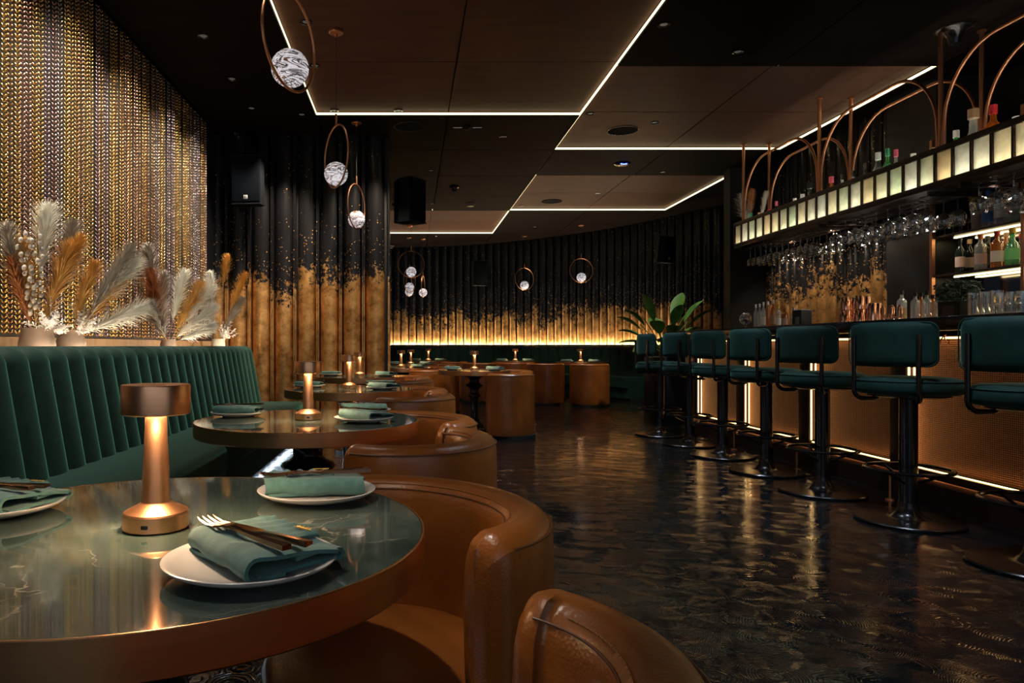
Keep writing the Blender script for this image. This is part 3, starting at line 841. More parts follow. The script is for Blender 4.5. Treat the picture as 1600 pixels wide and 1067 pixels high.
# ================================================================== bar stools
def rrect(w_, h, r, n=6):
    P = []
    for cx, cy, a0 in ((w_/2-r,h/2-r,0),(-w_/2+r,h/2-r,90),(-w_/2+r,-h/2+r,180),(w_/2-r,-h/2+r,270)):
        for k in range(n+1):
            a = radians(a0+90*k/n); P.append((cx+r*cos(a), cy+r*sin(a)))
    return P
def make_stool():
    t = thing('bar_stool', 'green velvet bar stool', 'stool', group='green bar stools')
    # local: faces +Y (the bar), back at -Y
    MB().lathe([(0,0),(.275,0),(.285,.004),(.286,.014),(.28,.020),(.12,.028),(0,.030)], 64).build('base', M['black_metal'], t, sm=35)
    MB().lathe([(.12,.027),(.085,.036),(.064,.06),(.052,.10),(.05,.12)], 40).build('collar', M['black_metal'], t)
    MB().lathe([(.048,.05),(.048,.745),(0,.745)], 36).build('column', M['black_metal'], t)
    MB().lathe([(0,.745),(.17,.745),(.21,.755),(.21,.768),(0,.768)], 40).build('seat_plate', M['black_metal'], t)
    pr = [(0,.874),(.15,.872),(.23,.866),(.262,.852),(.272,.835),(.274,.80),(.268,.778),(.25,.768),(0,.768)]
    s_ = MB().lathe(pr, 64).build('seat', M['velvet_stool'], t, sm=60)
    MB().tube([(.269*cos(2*pi*k/56), .269*sin(2*pi*k/56), .846) for k in range(56)], .0035, 5, closed=True).build('piping', M['velvet_stool'], s_)
    # curved padded back
    Wb, Hb, zc, rad = .52, .262, 1.062, .46
    poly = rrect(Wb, Hb, .055)
    def cyl(u, z, off):
        th = u/rad; return ((rad+off)*sin(th), -.215+rad-(rad+off)*cos(th), zc+z)
    def rnd(u, v, r=.055):
        x, z = u*Wb/2, v*Hb/2; cx, cz = Wb/2-r, Hb/2-r; dx = max(abs(x)-cx, 0); dz = max(abs(z)-cz, 0); l = sqrt(dx*dx+dz*dz)
        if l > 0:
            k_ = max(dx, dz)/l; x = math.copysign(min(abs(x), cx)+dx*k_, x); z = math.copysign(min(abs(z), cz)+dz*k_, z)
        return x, z
    us = [-1+2*k/24 for k in range(25)]; us = [math.copysign(abs(u)**.75, u) for u in us]; vs_ = [-1+2*k/14 for k in range(15)]; vs_ = [math.copysign(abs(v)**.75, v) for v in vs_]
    bk = MB()
    for sd in (1, -1):
        rows = []
        for u in us:
            row = []
            for v in vs_:
                x, z = rnd(u, v); e_ = max(abs(u), abs(v)); row.append(cyl(x, z, sd*.034*(1-e_**6)**.5 if e_ < 1 else 0))
            rows.append(row)
        bk.grid(rows)
    bo = bk.build('backrest', M['velvet_stool'], t, sm=180)
    MB().tube([cyl(p[0]*.975, p[1]*.96, .022) for p in poly], .0035, 5, closed=True).build('piping', M['velvet_stool'], bo)
    # two looping tubes carry the back
    for sgn in (-1, 1):
        u = sgn*.17
        def c_(z, off=.045): return Vector(cyl(u, z-zc, off))
        P = [c_(1.115), c_(1.05), c_(.95), c_(.85), c_(.79)]
        e = c_(.79); d = Vector((-e.x*.6, -e.y, 0)).normalized()
        for k in range(1, 9):
            a = pi*k/8*.5; P.append(e + Vector((0,0,-.055*sin(a))) + d*(.055*(1-cos(a))))
        P.append(P[-1]+d*.06)
        q = P[-1]
        for k in range(1, 7):
            a = pi/2*k/6; P.append(q + d*(.03*sin(a)) + Vector((0,0,.03*(1-cos(a)))))
        MB().tube([tuple(p) for p in P], .0125, 10).build('back_tube', M['black_metal'], t, sm=60)
    R = .225
    MB().tube([(R*cos(2*pi*k/56), R*sin(2*pi*k/56), .315) for k in range(56)], .0105, 8, closed=True).build('foot_ring', M['black_metal'], t)
    for k in range(3):
        a = .6+2*pi*k/3
        MB().tube([(.045*cos(a),.045*sin(a),.235),(R*cos(a),R*sin(a),.312)], .008, 8).build('brace', M['black_metal'], t)
    return t
STOOLS = [(2.95,8.29,3,'farthest from the camera, beside the palm'), (2.985,7.5,8,'second from the far end of the bar'), (2.98,6.7,12,'third from the far end of the bar'),
          (2.97,5.86,11,'fourth from the far end of the bar'), (2.96,5.05,20,'fifth from the far end of the bar'), (2.99,4.22,25,'whole one nearest to the camera'),
          (2.985,3.34,25,'cut off by the right picture edge')]
st0 = make_stool()
for i, (x, y, a, lb) in enumerate(STOOLS):
    rz = radians(a)-pi/2
    lab = 'dark green velvet bar stool on black pedestal, '+lb
    if i == 0: st0.location = (x,y,0); st0.rotation_euler = (0,0,rz); st0['label'] = lab
    else: copy_tree(st0, (x,y,0), rz, lab)

# ================================================================== bar
BX = 3.50; BY0, BY1 = 1.0, 8.78
bar = thing('bar_unit', 'bar front with glowing perforated copper panels between dark pillars', 'bar', (BX, 5.0, 0))
B = lambda mb, n, m, s_=30: wpart(mb, n, m, bar, s_)
B(MB().box(BX-.02,4.12,BY0,BY1,0,.215), 'plinth', M['bronze'])
B(MB().box(BX+.07,4.12,BY0,BY1,.215,1.16), 'carcass', M['wall_dark'])
B(MB().box(BX-.02,4.12,BY0,BY1,1.115,1.165), 'apron', M['bronze'])
EDG = [8.54-1.2*k for k in range(7)]
for k, ye in enumerate(EDG):
    yn = ye-1.2+.165
    B(MB().rbox(BX+.045,BX+.062,yn,ye,.225,1.11,.003), 'copper_panel', M['perf'], 0)
    B(MB().rbox(BX-.02,BX+.07,ye,ye+.165,.215,1.115,.004), 'pillar', M['bronze'])
    B(MB().box(BX-.004,BX+.004,ye-.012,ye-.002,.235,1.105), 'led_strip', M['led_bar'], 0)
    B(MB().box(BX+.034,BX+.040,ye-.012,ye-.002,.235,1.105), 'led_strip', M['led_bar'], 0)
    B(MB().box(BX+.002,BX+.010,yn+.003,ye-.012,.216,.222), 'led_strip', M['led_bar'], 0)
    B(MB().box(BX-.004,BX+.012,yn+.003,ye-.012,1.100,1.112), 'led_strip', M['led_bar'], 0)
ct = thing('bar_counter', 'long dark counter top of the bar behind the stools', 'counter', (3.65, 5.0, 1.165))
wpart(MB().rbox(3.22,4.12,BY0-.1,BY1+.06,1.170,1.232,.006), 'counter_slab', M['black_gloss'], ct)
wpart(MB().rbox(3.235,3.45,BY0-.1,BY1+.05,1.150,1.170,.003), 'counter_frame', M['bronze'], ct)
fr = thing('foot_rail', 'copper foot rail on short posts along the bar plinth', 'rail', (3.29, 5.0, 0))
wpart(MB().tube([(3.29,BY0,.197),(3.29,BY1,.197)], .0165, 12), 'rail', M['copper_tube'], fr)
for k in range(7):
    y = 8.3-1.16*k
    wpart(MB().tube([(3.29,y,.19),(3.29,y,.008)], .008, 8).lathe([(0,.010),(.028,.008),(.03,0),(0,0)], 16, (3.29,y,0)), 'post', M['copper_tube'], fr)
for k, y in enumerate((8.0,7.1,6.25,5.5,4.55,3.7)):
    h = thing('bag_hook', f'small copper coat hook under the counter, {["first","second","third","fourth","fifth","sixth"][k]} from the far end', 'hook', (3.475,y,1.10), group='copper bag hooks')
    MB().tube([(0,0,.03),(-.02,0,.02),(-.03,-.02,-.01),(-.015,-.035,-.03),(-.03,-.045,-.005)], .004, 6).build('hook', M['copper_tube'], h)
    MB().tube([(0,0,.03),(-.02,0,.02),(-.03,.02,-.01),(-.015,.035,-.03),(-.03,.045,-.005)], .004, 6).build('hook', M['copper_tube'], h)
bc = thing('back_counter', 'dark service counter behind the bar under the shelves', 'cabinet', (4.9, 6.0, 0))
wpart(MB().box(4.46,4.80,2.2,9.70,0,.92), 'body', M['dark_panel'], bc); wpart(MB().rbox(4.44,4.80,2.2,9.72,.92,.96,.004), 'worktop', M['black_gloss'], bc)

# ------------------------------------------------------------------ bottle shelf over the bar (gantry)
GXF = 4.12; GY0, GY1 = 2.8, 8.91
ga = thing('bottle_gantry', 'bronze bottle shelf with backlit glass panes hung on copper arches over the bar', 'shelf', (4.3, 6.0, 2.30))
G = lambda mb, n, m, s_=30: wpart(mb, n, m, ga, s_)
G(MB().rbox(GXF-.022,GXF+.022,GY0,GY1,2.555,2.60,.003), 'top_rail', M['bronze'])
G(MB().rbox(GXF-.022,GXF+.022,GY0,GY1,2.285,2.335,.003), 'bottom_rail', M['bronze'])
G(MB().box(GXF+.022,4.56,GY0,GY1,2.30,2.318), 'shelf_board', M['bronze'])
G(MB().rbox(4.54,4.575,GY0,GY1,2.285,2.60,.003), 'back_rail', M['bronze'])
G(MB().rbox(GXF-.022,4.56,GY1-.02,GY1,2.285,2.60,.003), 'end_panel', M['bronze'])
G(MB().box(GXF+.05,GXF+.075,GY0,GY1-.05,2.318,2.328), 'led_strip', M['led_gantry'], 0)
G(MB().box(4.50,4.525,GY0,GY1-.05,2.318,2.328), 'led_strip', M['led_gantry'], 0)
y = GY1-.012; dv = MB().box(-.02,.02,-.009,.009,2.335,2.555).mesh('divider', M['bronze'], 0); pn = MB().box(-.003,.003,-.080,.080,2.335,2.555).mesh('glass_pane', M['pane'], 0)
while y > GY0+.2:
    link('divider', dv, ga, (GXF-4.3, y-6.0, -2.30)); link('glass_pane', pn, ga, (GXF-4.3, y-.0893-6.0, -2.30)); y -= .1786
# copper posts and arches that hang it
ar = ga
PY = [8.75, 7.13, 5.50, 3.87]
for X in (4.15, 4.47):
    for y in PY:
        zt = CEIL+(.042 if 6.22 < y < 8.88 else 0)-.001
        wpart(MB().tube([(X,y,2.32),(X,y,zt-.01)], .017, 12).lathe([(0,zt),(.032,zt),(.032,zt-.012),(0,zt-.012)], 20, (X,y,0)), 'post', M['copper_tube'], ar)
    for ya, yb in list(zip(PY, PY[1:]))+[(PY[-1], PY[-1]-1.63)]:
        P = [(X,ya-.030,2.58),(X,ya-.032,2.70)]
        for k in range(0, 11):
            a = pi/2*k/10; P.append((X, ya-.034-.50*(1-cos(a)), 2.76+.53*sin(a)))
        for k in range(11):
            a = pi/2*k/10; P.append((X, yb+.034+.50*(1-sin(a)), 2.76+.53*cos(a)))
        P += [(X,yb+.032,2.70),(X,yb+.030,2.58)]
        wpart(MB().tube(P, .0135, 10), 'arch', M['copper_tube'], ar)
# glass racks under it
def rack(y0, y1, xs, label):
    t = thing('glass_rack', label, 'rack', (4.3, (y0+y1)/2, 2.25), group='stemware racks')
    for x in xs:
        for s_ in (-.017, .017):
            wpart(MB().box(x+s_-.006,x+s_+.006,y0,y1,2.255,2.262), 'rail', M['bronze'], t)
    for yy in (y0, y1):
        wpart(MB().box(4.14,4.53,yy-.012,yy+.012,2.245,2.285), 'end_bar', M['bronze'], t)
    return t
XS = (4.21, 4.335, 4.46)
rack(7.12, 8.80, XS, 'bronze rack of small hanging glasses at the far end of the bottle shelf')
rack(5.62, 6.98, XS, 'bronze rack of hanging wine glasses in the middle of the bottle shelf')
rack(3.2, 5.30, XS, 'bronze rack of hanging wine glasses at the right edge, over the bar')
def stem_glass(bowl, name, label, group, sc=(1,1,1)):
    # upside down: foot at top (z=0), bowl hanging down
    t = thing(name, label, 'glass', group=group)
    m_ = MB()
    m_.lathe([(0,.004),(.012,.002),(.034,0),(.035,-.002),(.012,-.006),(.005,-.014)], 20)
    m_.lathe([(.005,-.010),(.0036,-.03),(.0036,-.085),(.006,-.094)], 8)
    m_.lathe(bowl, 24)
    m_.xf(Matrix.Diagonal((*sc,1))).build('glass_body', M['glass'], t, sm=180)
    return t
wine = [(.0,-.092),(.012,-.094),(.034,-.108),(.045,-.130),(.046,-.150),(.042,-.180),(.036,-.205),(.035,-.205),(.041,-.178),(.0445,-.150),(.0435,-.131),(.033,-.111),(.010,-.098),(0,-.097)]
small = [(0,-.092),(.020,-.094),(.030,-.100),(.033,-.130),(.034,-.150),(.033,-.150),(.031,-.130),(.028,-.102),(.018,-.097),(0,-.096)]
ORD = ['first','second','third','fourth','fifth','sixth','seventh','eighth','ninth','tenth','eleventh','twelfth','thirteenth','fourteenth','fifteenth','sixteenth']
ROWN = ['front','middle','back']
def hang(bowl, name, xs, y0, y1, step, label, group, sc):
    src = None; y = y1; out = 0
    while y > y0:
        for r_, x in enumerate(xs):
            loc = (x, y-.02*r_+random.uniform(-.006,.006), 2.2665)
            lb = f'{label}, {ROWN[r_ if len(xs) == 3 else 2*r_]} row, {ORD[out]} from its far end'
            if src is None: src = stem_glass(bowl, name, lb, group, sc); src.location = loc
            else: copy_tree(src, loc, 0, lb)
        y -= step; out += 1
hang(small, 'stem_glass', XS, 7.2, 8.70, .125, 'small stem glass in the far rack', 'small glasses in the far rack', (1.05,1.05,1.5))
hang(wine, 'wine_glass', XS[::2], 5.70, 6.95, .15, 'hanging wine glass in the middle rack', 'wine glasses in the middle rack', (1.3,1.3,1.15))
hang(wine, 'wine_glass', XS[::2], 4.2, 5.20, .15, 'hanging wine glass in the right-edge rack', 'wine glasses in the right rack', (1.3,1.3,1.15))

# ------------------------------------------------------------------ bottles
def bottle(kind, loc, h, r, body, cap, label, lab=None, group=None, liquid=None):
    t = thing('bottle', label, 'bottle', loc, random.uniform(0,6), group)
    if kind == 'wine':   pr = [(0,0),(r*.95,0),(r,.01),(r,h*.58),(r*.9,h*.66),(r*.45,h*.76),(r*.36,h*.82),(r*.36,h*.95),(r*.42,h*.96),(r*.42,h*.985),(0,h*.985)]
    elif kind == 'round': pr = [(0,0),(r*.8,0),(r*.98,h*.06),(r,h*.20),(r*.95,h*.45),(r*.7,h*.60),(r*.34,h*.68),(r*.30,h*.85),(r*.40,h*.87),(r*.40,h*.9),(0,h*.9)]
    else:                pr = [(0,0),(r*.96,0),(r,.008),(r,h*.62),(r*.92,h*.70),(r*.5,h*.755),(r*.34,h*.79),(r*.33,h*.88),(r*.40,h*.885),(r*.40,h*.90),(0,h*.90)]
    MB().lathe(pr, 20).build('glass_body', M[body], t, sm=50)
    MB().lathe([(0,h*.87),(r*.44,h*.87),(r*.44,h),(0,h)], 14).build('cap', cap, t)
    if lab is not None:
        m_ = MB(); rows = []
        for k in range(13):
            a = radians(-75+150*k/12)-t.rotation_euler.z+radians(235); rows.append([(r*1.012*cos(a), r*1.012*sin(a), h*.16),(r*1.012*cos(a), r*1.012*sin(a), h*.46)])
        m_.grid(rows).build('paper_label', lab, t, sm=180)
    if liquid is not None:
        MB().lathe([(0,.006),(r*.93,.008),(r*.93,h*.45),(0,h*.45)], 16).build('spirit', M[liquid], t)
    return t
cW = simple('cap_white', (.75,.75,.72)); cR = simple('cap_red', (.55,.02,.03)); cB = simple('cap_black', (.012,.012,.012), .3); cG = simple('cap_green', (.05,.35,.16)); cY = simple('cap_yellow', (.65,.42,.03)); cS = M['chrome']; cO = simple('cap_orange', (.6,.16,.02)); cP = simple('cap_pink', (.6,.10,.16)); cU = simple('cap_blue', (.05,.16,.55)); cK = simple('cork', (.42,.27,.14))
lW = simple('label_white', (.72,.72,.68)); lC = simple('label_cream', (.62,.52,.38)); lB = simple('label_black', (.02,.02,.02)); lU = simple('label_blue', (.05,.16,.42)); lK = simple('label_kraft', (.36,.22,.10)); lG = simple('label_green', (.12,.36,.10)); lS = simple('label_slate', (.18,.24,.30)); lP = simple('label_peach', (.62,.42,.33))
# on the gantry: (pixel column decides y along the row), z of the board
def gy(px, X=4.33): return X*1100/(px-640)
GB = [(1172,'round',.34,.060,'glass_green',cG,None,'green glass bottle holding dried plumes at the far end of the bottle shelf'),
      (1187,'spirit',.30,.05,'glass_pale',cK,lC,'pale bottle holding a dried plume near the far end of the bottle shelf'),
      (1213,'wine',.36,.036,'glass_dark',cP,lW,'slim dark bottle with pink cap on the bottle shelf'),
      (1201,'spirit',.295,.046,'glass_amber',cR,lW,'amber bottle with low red cap on the bottle shelf'),
      (1242,'spirit',.31,.045,'glass_pale',cW,lC,'pale bottle with small white cap on the bottle shelf'),
      (1254,'spirit',.325,.052,'glass_pale',cW,lW,'clear bottle with wide white cap beside the dark round bottle'),
      (1266,'round',.42,.075,'glass',cB,lS,'clear round-shouldered bottle with dark stopper on the bottle shelf'),
      (1281,'spirit',.36,.05,'glass_green',cK,lG,'green bottle with cork stopper left of a copper post'),
      (1299,'spirit',.39,.05,'glass_amber',cP,lW,'amber bottle with crimson cap right of a copper post'),
      (1316,'wine',.37,.037,'glass_pale',cS,lW,'slim clear bottle with silver cap on the bottle shelf'),
      (1333,'wine',.36,.036,'glass_pale',cS,lC,'short slim bottle right of the back copper post'),
      (1352,'wine',.39,.036,'glass',cS,None,'thin clear bottle left of the tall white bottle'),
      (1372,'wine',.44,.055,'glass',cW,lW,'tall clear bottle with white cap on the bottle shelf'),
      (1387,'spirit',.44,.042,'glass_green',cG,lG,'bottle with pale green cap beside the tall white-capped bottle'),
      (1400,'spirit',.40,.040,'glass_pale',cP,lC,'bottle with rosy cap just right of the green-capped bottle'),
      (1427,'spirit',.305,.05,'glass_pale',cW,lW,'low bottle with white cap near the middle of the bottle shelf'),
      (1458,'spirit',.29,.05,'glass_amber',cK,lC,'amber bottle hidden behind the panes left of the front copper post'),
      (1494,'spirit',.36,.05,'glass_green',cW,lG,'green bottle with ridged white cap right of the front copper post'),
      (1521,'round',.47,.085,'glass_pale',cK,lW,'big flagon with flared glass rim on the bottle shelf'),
      (1552,'spirit',.44,.058,'glass_amber',cR,lW,'amber bottle with bright red cap at the right end of the shelf'),
      (1588,'spirit',.29,.055,'glass_pale',cW,lC,'pale bottle at the right edge of the bottle shelf')]
for px, kd, h, r_, bd, cp, lb_, txt in GB:
    bottle(kd, (4.33, gy(px), 2.319), h+.08, r_, bd, cp, txt, lb_, 'bottles on the hanging shelf')

# ------------------------------------------------------------------ shelving on the bar wall
bs = thing('back_bar_shelves', 'copper-framed wall shelves with light strips and smoked mirror behind the bar', 'shelf', (4.85, 5.0, .96))
H_ = lambda mb, n, m, s_=30: wpart(mb, n, m, bs, s_)
SY0, SY1 = 2.6, 6.36
H_(MB().box(5.02,5.04,SY0,SY1,.96,2.95), 'mirror', M['mirror'], 0)
for z, n_ in ((2.03,'shelf'), (1.685,'shelf'), (1.33,'shelf')):
    H_(MB().rbox(4.70,5.02,SY0,SY1,z-.02,z,.002), 'shelf', M['bronze'])
    H_(MB().box(4.80,4.815,SY0+.1,SY1-.15,z-.03,z-.021), 'led_strip', M['led_shelf'], 0)
    H_(MB().box(4.99,5.005,SY0+.1,SY1-.15,z-.03,z-.021), 'led_strip', M['led_shelf'], 0)
for y in (6.33, 5.385, 4.44, 3.5):
    H_(MB().box(4.685,4.715,y-.015,y+.015,.962,2.9), 'post', M['copper_tube'])
H_(MB().box(5.0,5.012,5.44,5.455,1.35,2.02), 'led_strip', M['led_shelf'], 0); H_(MB().box(5.0,5.012,5.62,5.635,1.35,2.02), 'led_strip', M['led_shelf'], 0)
def sy(px, X=4.83): return X*1100/(px-640)
SB = [(1500,'wine',.30,.042,'glass_dark',cB,lP,'black champagne-shaped bottle with peach label, leftmost on the lit middle shelf'),
      (1515,'wine',.32,.046,'glass_dark',cK,lP,'black bottle with wide pink label, second on the lit middle shelf'),
      (1532,'spirit',.34,.05,'glass_pale',cO,lP,'bottle with orange cap and pale blue label on the middle shelf'),
      (1543,'spirit',.33,.048,'glass_dark',cB,lB,'black bottle with white script on the middle shelf'),
      (1558,'spirit',.33,.052,'glass_amber',cR,lC,'square whisky bottle with red stopper on the middle shelf'),
      (1572,'wine',.36,.042,'glass_amber',cK,lW,'bottle with golden neck beside the lime green one'),
      (1582,'round',.36,.06,'glass_green',cY,lG,'lime green round bottle on the middle shelf'),
      (1596,'spirit',.26,.045,'glass_dark',cR,lW,'small dark bottle at the right edge of the middle shelf')]
for q, (px, kd, h, r_, bd, cp, lb_, txt) in enumerate(SB): bottle(kd, (4.77+.115*(q % 2), sy(px,4.77+.115*(q % 2)), 1.6865), min(h,.295), r_*.86, bd, cp, txt, lb_, 'bottles on the middle wall shelf')
for px, h, r_, bd, cp, lb_, txt in ((1545,.31,.052,'glass',cU,lU,'clear bottle with blue band and cap on the top wall shelf'),(1566,.38,.058,'glass',cS,lW,'tall clear bottle with white script on the top wall shelf'),(1586,.33,.055,'glass_pale',cW,lS,'clear bottle with slate label at the right of the top wall shelf')):
    bottle('spirit', (4.82, sy(px,4.82), 2.0315), h, r_, bd, cp, txt, lb_, 'bottles on the top wall shelf')
# upright coupe glasses on the top shelf
src = None
for a in range(3):
    for q in range(2):
        loc = (4.76+.13*q, 6.26-.095*a, 2.0315)
        if src is None:
            src = thing('coupe_glass', f'clear coupe glass on the top wall shelf, {ROWN[2*q]} row, first from the left', 'glass', loc, group='coupe glasses on the top wall shelf')
            MB().lathe([(0,0),(.034,.001),(.033,.004),(.006,.01),(.004,.03),(.004,.09),(.02,.098),(.042,.115),(.046,.14),(.045,.14),(.04,.117),(.018,.102),(0,.1)], 20).build('glass_body', M['glass'], src, sm=180)
        else: copy_tree(src, loc, 0, f'clear coupe glass on the top wall shelf, {ROWN[2*q]} row, {ORD[a]} from the left')

# ------------------------------------------------------------------ things on the bar counter
ZC = 1.233
def cy(px, X): return X*1100/(px-640)
d_ = thing('decanter', 'clear round glass decanter with two handles at the far end of the counter', 'decanter', (3.8, cy(1165,3.8), ZC))
MB().lathe([(0,0),(.035,0),(.032,.006),(.010,.016),(.008,.05),(.02,.06),(.055,.085),(.066,.12),(.056,.16),(.035,.18),(.037,.19),(.035,.19),(.033,.18),(.053,.16),(.063,.12),(.052,.088),(0,.064)], 28).build('glass_body', M['glass'], d_, sm=180)
for sg in (-1,1): MB().tube([(0,sg*.058,.15),(0,sg*.066,.175),(0,sg*.05,.195),(0,sg*.035,.185)], .004, 6).build('handle', M['glass'], d_)
MB().ball((0,0,.115), .028, 14, 8).build('dark_filling', simple('bitters', (.12,.02,.02), .1), d_)
BT = [(1181,'wine',.275,.022,'glass_pale',cW,None,'slim clear bottle with pale pourer, leftmost of the row by the decanter'),
      (1187,'wine',.285,.022,'glass_pale',cW,None,'slim clear bottle with pale pourer, second of the row by the decanter'),
      (1193,'wine',.29,.022,'glass_pale',cW,lC,'slim clear bottle with pale pourer, third of the row by the decanter'),
      (1200,'wine',.30,.024,'glass_amber',cW,None,'slim amber bottle with pale pourer in the row by the decanter'),
      (1208,'wine',.30,.024,'glass_amber',cW,lK,'amber bottle with white pourer right of the slim amber bottle'),
      (1216,'spirit',.24,.036,'glass_pale',cY,lW,'white-labelled bottle with yellow cap on the counter'),
      (1226,'spirit',.21,.034,'glass_amber',cO,lP,'small orange bottle with orange cap on the counter'),
      (1241,'spirit',.20,.034,'glass_pale',cS,lW,'short bottle with white label beside the black napkin box')]
for i, (px, kd, h, r_, bd, cp, lb_, txt) in enumerate(BT): bottle(kd, (3.8+.07*((i) % 2), cy(px,3.8+.07*(i % 2)), ZC), h, r_, bd, cp, txt, lb_, 'bottles at the far end of the counter')
nb = thing('napkin_box', 'black napkin box on the counter with a light label card', 'box', (3.8, cy(1253,3.8), ZC), .2)
MB().rbox(-.06,.06,-.06,.06,0,.165,.006).build('body', M['black_matte'], nb); MB().box(-.061,-.0605,-.04,.02,.03,.10).build('card', simple('card_grey', (.16,.14,.13)), nb); MB().rbox(-.052,.052,-.052,.052,.165,.170,.002).build('napkins', lW, nb)
# copper tumblers: inverted stacks
def tumbler(px, X, z, h, r0, r1, label):
    t = thing('copper_tumbler', label, 'tumbler', (X, cy(px,X), z), group='polished copper tumblers on the counter')
    MB().lathe([(r0*.9,.004),(r0,.0),(r0,.006),(r1,h-.004),(r1*.96,h),(0,h)], 24).build('cup_body', M['rose_copper'], t, sm=40)
    MB().tube([(r0*1.0*cos(2*pi*k/24), r0*1.0*sin(2*pi*k/24), .004) for k in range(24)], .0025, 5, closed=True).build('rim', M['rose_copper'], t)
for i, px in enumerate((1321, 1332, 1343, 1353)):
    X = 3.77+.09*(i % 2); tumbler(px, X, ZC, .125, .046, .036, f'tall polished copper tumbler, lower layer, {ORD[i]} from the left')
    tumbler(px, X, ZC+.126, .115, .040, .032, f'tall polished copper tumbler, upper layer, {ORD[i]} from the left')
for i, px in enumerate((1363, 1371)):
    tumbler(px, 3.78+.07*i, ZC, .17, .036, .030, f'{["left","right"][i]} one of the two lower copper tumblers right of the stack')
for i, px in enumerate((1385, 1400)):
    t = thing('copper_strainer', f'{["left","right"][i]} copper bar strainer with upright twin loops on the counter', 'strainer', (3.82, cy(px,3.82), ZC), .4, 'copper bar tools')
    MB().lathe([(0,0),(.05,0),(.052,.012),(.045,.03),(.03,.045),(0,.05)], 24).build('dome', M['rose_copper'], t)
    for sg in (-1,1): MB().tube([(0,sg*.03-.012,.04),(0,sg*.03-.014,.12),(0,sg*.03,.14),(0,sg*.03+.014,.12),(0,sg*.03+.012,.04)], .006, 8).build('loop', M['rose_copper'], t)
bottle('spirit', (4.0, cy(1409,4.0), ZC), .27, .035, 'glass_pale', cB, 'bottle with kraft label standing behind the copper strainers', lK)
for i, px in enumerate((1430, 1439, 1448, 1457, 1466)):
    X = 3.82+.08*(i % 2)
    bottle('spirit', (X, cy(px,X), ZC), .225 if i < 3 else .20, .030, ('glass_pale','glass_amber','glass_pale','glass_amber','glass_pale')[i], cB, f'square bitters bottle with black dropper cap, {ORD[i]} left of the herb box', None, 'dropper bottles on the counter')
hb = thing('herb_box', 'black box with a plain front card holding dark herbs on the counter', 'planter', (3.86, cy(1496,3.86), ZC), .12)
MB().rbox(-.07,.07,-.09,.09,0,.135,.005).build('box', M['black_matte'], hb); MB().box(-.072,-.0705,-.045,.05,.02,.105).build('card', simple('card_brown', (.10,.06,.05)), hb)
hr = thing('herb_bush', 'dense dark green bunch of herbs in the black box on the counter', 'plant', (3.86, cy(1496,3.86), ZC+.13))
m_ = MB(); rr = random.Random(5)
for k in range(420):
    a = rr.uniform(0, 2*pi); rad = sqrt(rr.random())*.15; z = rr.uniform(.01,.17)*(1-rad*2.2); c = Vector((rad*cos(a)*.8, rad*sin(a)*1.15, z+.01))
    d1 = Vector((rr.uniform(-1,1), rr.uniform(-1,1), rr.uniform(-.3,1))).normalized()*.022; d2 = d1.orthogonal().normalized()*.009
    m_.add([c-d1, c+d2, c+d1, c-d2], [(0,1,2,3)])
m_.build('leaves', M['herb'], hr, sm=0)
for k in range(6): MB().tube([(0,.02*(k-2.5),0),(.01*(k-2.5),.04*(k-2.5),.10)], .003, 5).build('stem', M['herb'], hr)
tr_ = thing('bar_caddy', 'low black tray on the counter carrying clear glasses', 'tray', (3.86, cy(1541,3.86), ZC))
MB().rbox(-.09,.09,-.14,.14,0,.03,.004).build('tray', M['black_matte'], tr_)
for i in range(5):
    X = 3.82+.08*(i % 2); y = cy(1521+9*i, X)
    t = thing('highball_glass', f'clear highball glass on the black tray, {ORD[i]} from the herb box', 'glass', (X, y, ZC+.031), group='highball glasses on the tray')
    MB().lathe([(0,0),(.031,0),(.035,.15),(.0335,.15),(.030,.008),(0,.008)], 20).build('glass_body', M['glass'], t, sm=60)
for i in range(6):
    X = 3.66+.085*(i % 2); y = cy(1566+8*i, X)
    t = thing('mixing_glass', f'cut-crystal mixing glass near the right edge of the counter, {ORD[i]} from the left', 'glass', (X, y, ZC), group='crystal mixing glasses')
    MB().lathe([(0,0),(.036,0),(.038,.02),(.035,.03),(.039,.045),(.036,.06),(.040,.075),(.040,.15),(.038,.15),(.034,.01),(0,.01)], 10).build('glass_body', M['glass'], t, sm=20)

# ================================================================== pendants
RR = .245
def make_pendant():
    t = thing('ring_pendant', 'pendant', 'pendant lamp', group='copper ring pendants with marbled globes')
    MB().tube([(RR*cos(2*pi*k/64), 0, -RR+RR*sin(2*pi*k/64)) for k in range(64)], .0075, 8, closed=True).build('ring', M['copper_tube'], t)
    g = MB().ball((0,0,0), .094, 32, 20).build('globe', M['globe'], t, (0,0,-2*RR+.106))
    MB().tube([(0,0,-.004),(0,0,.09)], .009, 10).build('socket', M['copper_tube'], t)
    return t
PEND = [(-.60,3.53,2.83,68,'marbled glass globe in a copper ring, largest, at the top left'),
        (-.585,5.60,2.805,-62,'marbled globe in copper ring hanging before the gold partition, second largest'),
        (-.585,7.75,2.83,72,'marbled globe in copper ring, lowest and right of the two by the partition'),
        (.03,13.0,2.80,10,'marbled globe in copper ring just right of the partition edge, largest of the cluster'),
        (.0,14.7,2.66,60,'marbled globe in copper ring behind the cluster front ring'),
        (-.01,16.0,2.66,75,'lowest marbled globe of the far cluster beside the partition edge'),
        (.31,16.2,2.66,80,'marbled globe in a narrow ring at the right of the far cluster'),
        (2.57,15.75,2.79,25,'marbled globe in a full copper ring before the far wall, left of the pair'),
        (3.50,14.35,2.83,8,'marbled globe in a full copper ring before the far wall, right of the pair')]
pd0 = make_pendant()
